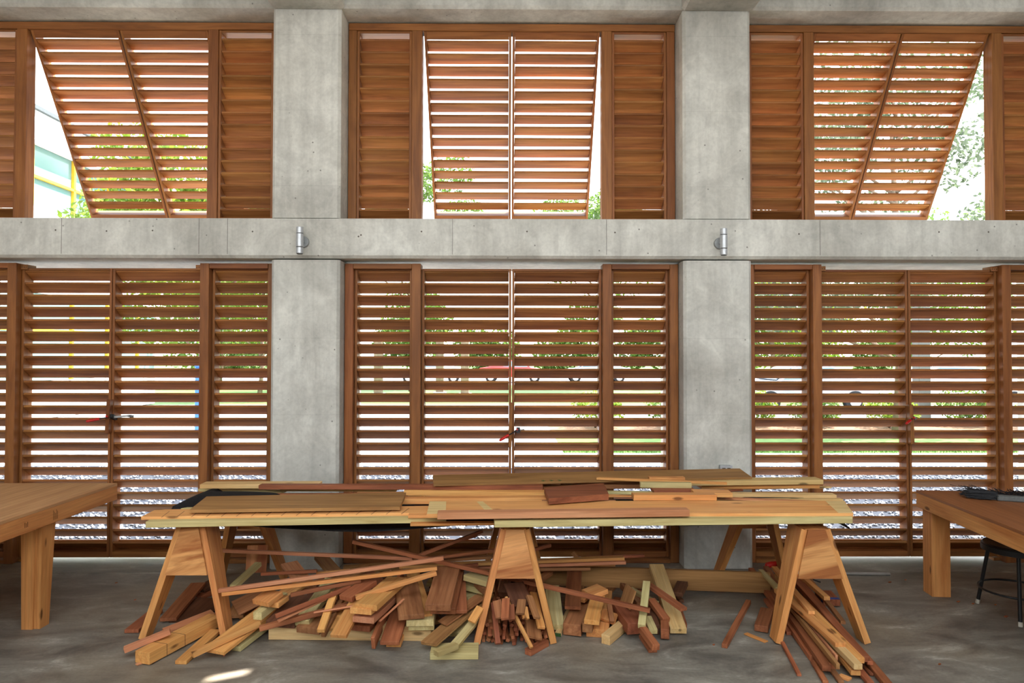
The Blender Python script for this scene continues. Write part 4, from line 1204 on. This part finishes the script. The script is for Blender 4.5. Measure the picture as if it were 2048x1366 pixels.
# ---- pieces are settled against each other: small shifts in half millimetres
SETTLE = '''
batten:-13,-161,68 batten.001:2,-13,-18 batten.002:0,0,-1 batten.003:-1,4,23 batten.004:-9,24,-15 batten.006:0,0,-3 batten.007:0,1,4 batten.008:-3,-22,34 
batten.009:-1,-4,-21 batten.010:0,-1,-8 batten.011:5,-36,7 batten.012:25,-43,10 batten.014:-6,-5,31 batten.015:-27,0,-21 batten.016:2,-18,38 
batten.017:45,-110,25 batten.018:21,-180,90 batten.019:-26,4,2 batten.020:5,-1,-7 batten.022:14,-53,17 batten.024:-21,-30,2 batten.025:-15,16,18 
batten.026:24,-37,16 batten.027:6,-6,-23 batten.028:39,-139,58 batten.029:7,-19,6 batten.030:-10,39,-15 batten.031:21,41,1 batten.032:-23,136,-15 
batten.033:-24,176,-8 batten.034:-27,-19,18 batten.035:2,-98,36 batten.037:-4,-1,-3 batten.038:-24,0,-3 batten.039:4,99,-2 batten.040:8,-54,48 
batten.041:-37,-97,48 batten.042:-18,-170,59 batten.043:0,1,-1 batten.044:-17,-86,28 batten.045:-2,-149,56 batten.046:-37,-173,49 batten.047:0,0,-1 
batten.049:-33,-62,0 batten.050:0,-2,-2 batten.051:55,68,-8 batten.052:12,-11,-18 batten.053:10,-16,-1 batten.054:-34,-83,8 batten.055:37,17,3 
batten.056:-67,-84,24 batten.057:25,-8,-17 batten.058:-56,-56,17 batten.059:-53,-46,27 batten.060:-105,-166,49 batten.061:4,7,29 batten.062:-15,14,22 
batten.063:-5,11,23 batten.064:5,-43,13 batten.065:-6,-38,2 batten.066:-27,12,-3 batten.067:4,2,-3 batten.068:6,3,-7 batten.069:-42,-26,1 batten.070:-21,-66,52 
batten.071:-62,-166,85 batten.072:6,18,-2 block.001:15,-64,53 block.002:24,-68,56 block.003:0,-1,-3 block.004:-4,44,15 block.005:12,-13,-22 block.006:0,-51,18 
block.007:-28,20,-6 block.008:-40,-76,39 block.009:-40,-46,16 block.011:42,-79,42 block.012:3,-179,71 block.013:24,-197,38 block.014:-49,192,-41 
block.015:-28,160,-27 board:0,9,9 board.001:1,16,-3 board.002:1,-5,-26 board.003:8,22,5 board.004:-6,-35,7 board.005:0,-1,-8 board.007:0,-4,-20 board.008:1,5,30 
board.009:0,-4,-18 board.010:16,-26,22 board.012:0,0,-3 board.013:-3,-15,34 board.014:-33,73,4 board.015:-5,6,27 board.016:1,-1,-5 board.017:1,3,8 
board.018:3,-1,-8 board.019:68,-186,39 board.020:-59,146,2 board.021:-2,2,6 board.022:-2,8,26 board.023:3,-5,-18 board.024:-22,67,-23 board.026:-29,24,-33 
board.027:31,-18,24 board.028:43,-167,61 board.029:25,-80,20 board.030:44,-85,35 board.031:41,-79,26 board.032:-10,82,3 board.033:-11,6,-6 board.034:3,15,-4 
board.035:-11,0,-1 board.036:-14,-78,58 board.037:-15,9,-29 board.038:-18,-113,71 board.039:3,12,-4 board.040:12,-40,9 chip:0,0,1 long_stick.001:27,130,-42 
long_stick.002:22,-34,39 long_stick.003:-1,5,18 long_stick.008:-14,35,13 long_stick.009:-1,3,12 long_stick.010:-10,60,-18 long_stick.011:3,5,20 
long_stick.012:2,5,23 long_stick.013:-1,6,21 long_stick.014:-24,-50,7 plank:55,-90,21 plank.001:-21,-92,53 plank.002:0,-3,-19 plank.003:1,2,-19 
plank.004:3,-27,4 plank.005:0,1,6 plank.006:0,0,1 plank.008:-1,4,20 plank.009:1,10,4 plank.010:2,0,1 plank.011:-14,48,15 plank.012:32,-3,7 plank.013:5,58,-19 
plank.014:8,-94,33 plank.015:3,-48,47 plank.016:-11,90,1 plank.017:-2,24,-10 plank.018:-22,105,-22 plank.019:0,1,2 plank.020:5,42,17 plank.021:35,39,-8 
plank.022:-10,-89,64 plank.023:19,-41,1 plank.024:25,33,-13 plank.025:10,55,6 plank.026:-15,-81,57 post.012:33,-38,7 post.013:-23,107,-3 post.014:4,-43,45 
post.015:12,68,-11 siding:-1,49,-4 siding.001:5,-24,-23 siding.002:-13,-3,-12 splinter:1,-1,-2 splinter.001:35,4,-6 splinter.002:-24,11,4 splinter.004:15,-58,21 
stick:4,2,-6 stick.001:4,-3,33 stick.002:-9,29,-2 stick.003:-1,6,2 stick.004:-1,10,-6 stick.005:15,2,19 stick.006:7,17,-2 stick.007:-28,-12,17 stick.008:28,40,1 
stick.009:22,7,20 stick.010:-29,29,-7 stick.011:-30,-7,7 stick.012:-17,3,-4 stick.013:-6,19,5 stick.014:-15,4,-2 stick.015:-13,-3,-11 stick.016:-9,-8,34 
stick.017:-17,3,25 stick.018:21,5,3 stick.019:0,-4,0 stick.020:23,6,-23 stick.021:-2,-3,10 stick.022:-27,2,13 stick.023:-3,6,28 stick.024:-22,0,0 
stick.025:-29,7,2 stick.026:-18,-3,1 stick.027:12,-3,7 stick.028:7,3,10 stick.029:-8,1,31 stick.030:-8,8,17 stick.031:-2,-1,2 stick.032:28,3,12 
stick.033:-8,-61,53 stick.034:19,7,20 stick.035:-1,2,2 stick.036:-6,-7,4 stick.037:10,1,-4 stick.038:5,-4,-8 stick.039:-8,1,-1 stick.040:19,43,10 
stick.041:14,5,15 stick.042:-11,6,21 stick.043:10,0,-9 stick.044:-18,-8,28 stick.045:-30,4,2 stick.046:19,-3,26 stick.047:27,10,-6 stick.048:13,-3,-7 
stick.049:4,4,14 stick.050:12,-3,-9 stick.051:7,6,-13 stick.052:18,0,-10 stick.053:30,-1,0 stick.054:-6,9,26 stick.055:-12,-7,31 stick.056:3,-1,-6 
stick.057:-12,-9,32 stick.058:8,-2,19 stick.059:27,0,-14 stick.060:29,-3,-8 stick.061:18,0,26 stick.062:10,8,25 stick.063:11,7,27 stick.064:3,-5,-15 
stick.065:-25,1,17 stick.066:11,-1,-5 stick.067:-1,-17,38 stick.068:-27,3,13 stick.069:7,3,-7 stick.070:9,1,16 stick.071:2,-6,-30 stick.072:10,5,15 
stick.073:11,5,28 stick.074:10,28,20 stick.075:-25,1,5 stick.076:-15,1,27 stick.077:9,3,11 stick.078:6,4,12 stick.079:24,-10,22 stick.080:0,8,14 
stick.081:-7,-9,-27 stick.082:-20,3,15 stick.083:0,5,16 stick.084:-11,5,16 stick.085:9,4,28 stick.086:-4,-6,33 stick.087:6,1,3 stick.088:13,5,23 
stick.089:-2,3,9 stick.090:-13,7,26 stick.091:14,3,13 stick.092:-18,5,16 stick.093:-7,8,26 stick.094:-21,0,22 stick.095:30,0,5 stick.096:8,-37,42 
stick.097:-18,7,23 stick.098:24,3,18 stick.099:-25,-104,45 stick.100:0,-13,5 stick.101:0,-15,5 stick.102:0,16,-6 stick.103:-2,-36,13 stick.104:0,-31,10 
stick.105:-10,-69,16 stick.106:-4,-5,10 stick.107:0,18,-6 stick.108:0,-5,1 wood_chip:0,0,1 wood_chip.001:0,0,1 wood_chip.002:0,0,1 wood_chip.003:0,0,1 
wood_chip.004:0,0,1 wood_chip.005:0,0,1 wood_chip.006:0,0,1 wood_chip.007:0,0,1 wood_chip.008:0,0,1 wood_chip.009:0,0,1 wood_chip.010:0,0,1 wood_chip.011:0,0,1 
'''
for e_ in SETTLE.split():
    n_, v_ = e_.split(':')
    bpy.data.objects[n_].location += Vector([float(q) / 2000 for q in v_.split(',')])

# ================================================================== OUTDOORS
NTH = ('first', 'second', 'third', 'fourth', 'fifth', 'sixth', 'seventh', 'eighth', 'ninth')
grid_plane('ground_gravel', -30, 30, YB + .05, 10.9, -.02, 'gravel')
grid_plane('ground_paving', -30, 1.0, 10.9, 24.0, -.02, 'paving')
grid_plane('ground_path', 1.0, 30, 10.9, 12.3, -.02, 'paving')
grid_plane('ground_lawn', 1.0, 30, 12.3, 15.6, -.02, 'grass')
grid_plane('ground_bed', 1.0, 30, 15.6, 19.0, -.02, 'soil')
grid_plane('ground_road', 1.0, 30, 19.0, 24.0, -.02, 'asphalt')
grid_plane('ground_verge', -30, 60, 24.0, 40.0, -.02, 'grass')
grid_plane('ground_street', -60, 80, 40.0, 62.0, -.02, 'asphalt')
grid_plane('ground_field', -90, 110, 62.0, 130.0, -.02, 'grass')
grid_plane('ground_yard', -30, 30, -30, -3.2, -.02, 'paving')

rs = np.random.RandomState(5)
def scatter_mesh(name, tmpl_v, tmpl_f, pos, rot, scl):
    """one mesh of many small copies of a template"""
    n = len(pos)
    tv = np.array(tmpl_v, float)
    V = np.einsum('nij,kj->nki', rot, tv) * scl[:, None, None] + pos[:, None, :]
    k = len(tv)
    faces = []
    tf = np.array(tmpl_f)
    Fa = (tf[None, :, :] + (np.arange(n) * k)[:, None, None]).reshape(-1, tf.shape[1])
    me = bpy.data.meshes.new(name)
    me.vertices.add(n * k)
    me.vertices.foreach_set('co', V.reshape(-1))
    m = tf.shape[1]
    me.loops.add(Fa.size)
    me.loops.foreach_set('vertex_index', Fa.reshape(-1).astype(np.int32))
    me.polygons.add(len(Fa))
    me.polygons.foreach_set('loop_start', np.arange(len(Fa), dtype=np.int32) * m)
    me.polygons.foreach_set('loop_total', np.full(len(Fa), m, np.int32))
    me.update(calc_edges=True)
    return me

def rand_rot(n):
    q = rs.normal(size=(n, 4)); q /= np.linalg.norm(q, axis=1)[:, None]
    w_, x, y, z = q.T
    return np.stack([np.stack([1 - 2 * (y * y + z * z), 2 * (x * y - z * w_), 2 * (x * z + y * w_)], -1),
                     np.stack([2 * (x * y + z * w_), 1 - 2 * (x * x + z * z), 2 * (y * z - x * w_)], -1),
                     np.stack([2 * (x * z - y * w_), 2 * (y * z + x * w_), 1 - 2 * (x * x + y * y)], -1)], 1)

# gravel stones near the building
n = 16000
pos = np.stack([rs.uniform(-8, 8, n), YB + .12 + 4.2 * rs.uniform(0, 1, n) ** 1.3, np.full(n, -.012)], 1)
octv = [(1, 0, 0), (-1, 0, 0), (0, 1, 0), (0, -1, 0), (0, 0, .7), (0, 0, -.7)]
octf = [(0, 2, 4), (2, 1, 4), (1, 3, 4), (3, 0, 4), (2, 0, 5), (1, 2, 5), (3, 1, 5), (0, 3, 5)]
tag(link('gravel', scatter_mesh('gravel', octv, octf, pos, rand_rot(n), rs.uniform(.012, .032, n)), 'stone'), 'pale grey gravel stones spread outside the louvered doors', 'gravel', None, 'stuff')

LEAFV = [(-.5, 0, 0), (0, -.22, .06), (.5, 0, 0), (0, .22, .06)]
LEAFF = [(0, 1, 2, 3)]
def foliage(n, clusters, size, mat, parent, origin):
    cs = np.array([c[:3] for c in clusters]); rr = np.array([c[3:6] for c in clusters])
    wts = rr.prod(1) ** (2 / 3); wts /= wts.sum()
    idx = rs.choice(len(cs), n, p=wts)
    d = rs.normal(size=(n, 3)); d /= np.linalg.norm(d, axis=1)[:, None]
    rad = rs.uniform(.25, 1, n) ** .5
    pos = cs[idx] + d * rad[:, None] * rr[idx] - np.array(origin)
    me = scatter_mesh('leaves', LEAFV, LEAFF, pos, rand_rot(n), rs.uniform(.7, 1.3, n) * size)
    return tag(link('foliage', me, mat, parent, Matrix.Translation(origin)), kind='stuff')

def tree(x, y, h, crown, r, n, size, mat, label, sparse=False, group='trees outside'):
    """crown: bottom height; r: radius"""
    root = empty('tree', (x, y, -.02), label, 'tree', group)
    o = Vector((x, y, -.02))
    rr = random.Random(int(x * 77 + y * 13))
    paths = []
    trunk = [(Vector((0, 0, 0)), .11 * h / 6), (Vector((.1, .05, crown * .8)), .075 * h / 6), (Vector((-.05, .1, h * .8)), .04)]
    link('trunk', tube_mesh([trunk], 10), 'bark', root, Matrix.Translation(o))
    cl = []
    for q in range(16 if not sparse else 22):
        a = rr.uniform(0, 6.28); e_ = rr.uniform(crown, h * .95)
        k = r * (1 - .5 * abs((e_ - crown) / (h - crown) - .4)) * rr.uniform(.35, 1)
        end = Vector((math.cos(a) * k, math.sin(a) * k, e_))
        st_ = Vector((0, 0, max(crown * .6, e_ - k * .8)))
        mid = st_.lerp(end, .5) + Vector((rr.uniform(-.15, .15), rr.uniform(-.15, .15), -.05))
        paths.append([(st_, .028 * h / 6), (mid, .018 * h / 6), (end, .006)])
        cr = (.30 if sparse else .42) * r * rr.uniform(.8, 1.25)
        cl.append((x + end.x, y + end.y, end.z, cr, cr, cr * .75))
    link('branches', tube_mesh(paths, 6), 'bark', root, Matrix.Translation(o))
    foliage(n, cl, size, mat, root, (x, y, -.02))
    return root

tree(-6.2, 14.6, 6.6, 2.3, 2.35, 18000, .15, 'leaf_y', 'yellow-green tree behind the left shutters')
tree(-9.5, 27.0, 6.0, 1.8, 2.6, 9000, .20, 'leaf_y', 'bushy yellow-green tree beyond the left doors')
tree(8.2, 14.6, 8.2, 2.6, 2.9, 11000, .15, 'leaf_s', 'sparse grey-green tree behind the right shutters', True)
tree(15.2, 15.0, 8.5, 2.4, 2.8, 8000, .15, 'leaf_s', 'grey-green tree at the far right behind the right shutters', True)
tree(-4.4, 33.0, 12.2, 2.6, 3.0, 12000, .24, 'leaf_g', 'green tree far behind the middle doors, left')
tree(4.6, 34.0, 10.2, 2.6, 3.2, 11000, .24, 'leaf_g', 'green tree far behind the middle doors, right')
tree(12.5, 33.0, 8.0, 2.2, 3.6, 9000, .24, 'leaf_y', 'green tree far behind the right doors')
tree(21.5, 36.0, 8.5, 2.0, 4.2, 9000, .26, 'leaf_g', 'green tree far behind the rightmost doors')
tree(-15.5, 38.0, 6.0, 1.6, 3.4, 7000, .26, 'leaf_g', 'green tree far behind the leftmost doors')
for i, x in enumerate((-26, -18, -10, -2, 6, 14, 22, 30, 38)):
    root = empty('hedge_bush', (x, 70, -.02), '%s bush from the left in the far hedge across the street' % NTH[i], 'bush', 'far hedge bushes')
    foliage(2600, [(x + dx, 70, 2.4 + .8 * math.sin(x + dx), 1.9, 1.2, 2.4) for dx in (-1.6, 0, 1.6)], .5, 'leaf_g', root, (x, 70, -.02))
rr = random.Random(4)
for i in range(9):
    x = 2.2 + i * 1.75 + rr.uniform(-.2, .2); y = 16.8 + rr.uniform(-.3, .3)
    root = empty('shrub', (x, y, -.02), '%s green shrub from the left in the planting bed beyond the right doors' % NTH[i], 'shrub', 'shrubs in the planting bed')
    hh = rr.uniform(.7, 1.0)
    stems = [[(Vector((0, 0, 0)), .015), (Vector((math.cos(a) * .3, math.sin(a) * .3, hh * .6)), .008)] for a in (0, 1.3, 2.6, 3.9, 5.2)]
    link('stems', tube_mesh(stems, 5), 'bark', root, Matrix.Translation((x, y, -.02)))
    foliage(1500, [(x, y, hh * .55, .6, .6, hh * .5), (x + .3, y, hh * .45, .4, .5, hh * .4)], .10, 'leaf_g' if i % 2 else 'leaf_y', root, (x, y, -.02))

# grass tufts at the lawn's near edge
n = 14000
pos = np.stack([rs.uniform(1.0, 16, n), rs.uniform(12.3, 12.9, n), np.full(n, -.0)], 1)
bl = [(-.06, 0, -.3), (.06, 0, -.3), (0, .15, 1)]
th_ = rs.uniform(0, 6.28, n); R = np.zeros((n, 3, 3)); R[:, 0, 0] = np.cos(th_); R[:, 0, 1] = -np.sin(th_); R[:, 1, 0] = np.sin(th_); R[:, 1, 1] = np.cos(th_); R[:, 2, 2] = 1
tag(link('grass', scatter_mesh('grass', bl, [(0, 1, 2)], pos, R, rs.uniform(.04, .08, n)), 'grass'), 'short green grass growing on the lawn beyond the right doors', 'grass', None, 'stuff')

# neighbouring building on the left, its facade running away from us
XF = -12.0
bd = empty('building', (XF - 3, 17, -.02), 'white two-storey building with teal glass and yellow mullions, beyond the left shutters', 'building')
Y0, Y1 = 11.0, 24.5
box('wall', (XF - 7, Y0, 0), (XF - .25, Y1, 1.0), 'white', bd, 0)
box('wall', (XF - 7, Y0, 3.3), (XF - .22, Y1, 5.55), 'white', bd, 0)
box('parapet', (XF - 7, Y0, 7.15), (XF + .05, Y1, 7.9), 'white', bd, 0)
box('roof_edge', (XF - 7, Y0 - .05, 7.9), (XF + .15, Y1 + .05, 8.0), 'roofedge', bd, 0)
box('wall', (XF - 7, Y0, 0), (XF - .6, Y1, 7.2), 'white', bd, 0)
yy = Y0; i = 0
while yy < Y1 - .5:
    y2 = min(yy + 1.75, Y1)
    box('glass_panel', (XF - .30, yy + .05, 5.56), (XF - .26, y2 - .05, 7.14), 'glass', bd, 0)
    box('mullion', (XF - .30, yy - .045, 5.56), (XF - .18, yy + .045, 7.14), 'yellow', bd, 0)
    box('glass_panel', (XF - .30, yy + .05, 1.01), (XF - .26, y2 - .05, 3.29), 'glass', bd, 0)
    box('mullion', (XF - .30, yy - .045, 1.01), (XF - .18, yy + .045, 3.29), 'yellow', bd, 0)
    yy = y2
box('transom', (XF - .30, Y0, 6.28), (XF - .18, Y1, 6.35), 'yellow', bd, 0)
box('transom', (XF - .30, Y0, 2.3), (XF - .18, Y1, 2.37), 'yellow', bd, 0)
yy = 16.3
while yy < 20:
    f = box('window', (XF - .2195, yy, 4.3), (XF - .205, yy + .75, 5.15), 'window', bd, 0)
    for (a, b_, z0, z1) in ((yy - .05, yy, 4.2, 5.2), (yy + .36, yy + .40, 4.3, 5.15), (yy - .05, yy + .8, 5.15, 5.22)):
        box('window_bar', (XF - .2195, a, z0), (XF - .19, b_, z1), 'white', f, 0)
    yy += .85

# posts outdoors
def post(px, py, y, w_, h_, mat, label, name):
    p = P(px, py, y)
    r_ = empty(name, (p.x, y, -.02), label, 'post')
    box('shaft', (p.x - w_ / 2, y - w_ / 2, -.02), (p.x + w_ / 2, y + w_ / 2, h_), mat, r_, .01)
    box('base', (p.x - w_ * .8, y - w_ * .8, -.02), (p.x + w_ * .8, y + w_ * .8, .06), 'galv', r_, .005)
    box('cap', (p.x - w_ * .56, y - w_ * .56, h_ + .001), (p.x + w_ * .56, y + w_ * .56, h_ + .03), mat, r_, .005)
post(400, 740, 14.0, .14, 1.45, 'blue', 'blue post outside, left of the left fixed louver panel', 'bollard')
post(1842, 680, 17.6, .30, 3.0, 'grey', 'grey square post outside behind the right doors', 'gate_post')
for px, y in ((757, 30), (880, 31), (930, 30)):
    post(px, 730, y, .34, 2.6, 'bark', 'brown wooden post far outside at %s' % {757: 'the left of the middle bay', 880: 'the center left of the middle bay', 930: 'the left of the middle center joint'}[px], 'wooden_post')

# parked cars seen in slivers between the slats
def car(x, y, rz, paint, label):
    M = Matrix.Translation((x, y, -.02)) @ Matrix.Rotation(rz, 4, 'Z')
    r_ = empty('car', M, label, 'car', 'parked cars')
    prof = [(-2.1, .35), (-2.15, .65), (-2.0, .82), (-1.1, .92), (-.45, 1.38), (.75, 1.42), (1.5, .98), (2.1, .9), (2.2, .6), (2.15, .35)]
    bm = bmesh.new()
    L_ = [bm.verts.new((a, -.85, b_)) for a, b_ in prof]; R_ = [bm.verts.new((a, .85, b_)) for a, b_ in prof]
    bm.faces.new(L_); bm.faces.new(R_[::-1])
    for i in range(len(prof)):
        j = (i + 1) % len(prof)
        bm.faces.new((L_[i], R_[i], R_[j], L_[j]))
    for v in L_ + R_:
        if v.co.z > 1.1: v.co.y *= .78
    bmesh.ops.recalc_face_normals(bm, faces=bm.faces)
    bmesh.ops.bevel(bm, geom=list(bm.edges), offset=.05, segments=2, affect='EDGES')
    me = bpy.data.meshes.new('car_body'); bm.to_mesh(me); bm.free()
    link('body', me, paint, r_, M)
    for s in (-1, 1):
        pts = [(-.95, .98), (-.42, 1.32), (.70, 1.35), (1.25, 1.02)]
        link('side_window', poly_mesh([(a, s * (.862 - (b_ - .9) * .37), b_) for a, b_ in pts], (0, s * .012, 0)), 'window', r_, M)
        for a in (-1.35, 1.35):
            w_ = link('wheel', lathe_mesh([(.20, 0), (.31, .01), (.33, .04), (.33, .18), (.31, .21), (.2, .22)], 20), 'tyre', r_, M @ Matrix.Translation((a, s * .76 - (.11 if s > 0 else .11), .33)) @ Matrix.Rotation(-math.pi / 2, 4, 'X'))
            link('hub', lathe_mesh([(.19, -.008), (.19, .228), (.1, .235)], 12), 'alu', w_, M @ Matrix.Translation((a, s * .76 - .11, .33)) @ Matrix.Rotation(-math.pi / 2, 4, 'X'))
    for a, z0, z1, x0, x1 in ((0, .95, 1.33, -1.06, -.50), (0, 1.0, 1.36, 1.44, .83)):
        link('windscreen', poly_mesh([(x0 - .02 * (1 if x0 < 0 else -1), -.66, z0 + .02), (x1 - .02 * (1 if x0 < 0 else -1), -.56, z1), (x1 - .02 * (1 if x0 < 0 else -1), .56, z1), (x0 - .02 * (1 if x0 < 0 else -1), .66, z0 + .02)], (-.02 if x0 < 0 else .02, 0, .02)), 'window', r_, M)
    return r_
car(-4.6, 43, .05, 'carpaint_w', 'white car parked beyond the left side of the middle bay')
car(.4, 44, 3.1, 'carpaint_r', 'red car parked beyond the middle doors')
car(5.6, 44, .0, 'carpaint_s', 'silver car parked beyond the right middle door')
car(9.2, 22.0, .1, 'carpaint_s', 'silver car nearest the right doors, beyond the narrow panel')
car(14.2, 22.2, 3.0, 'carpaint_w', 'white car beyond the right doors, nearest the grey post')
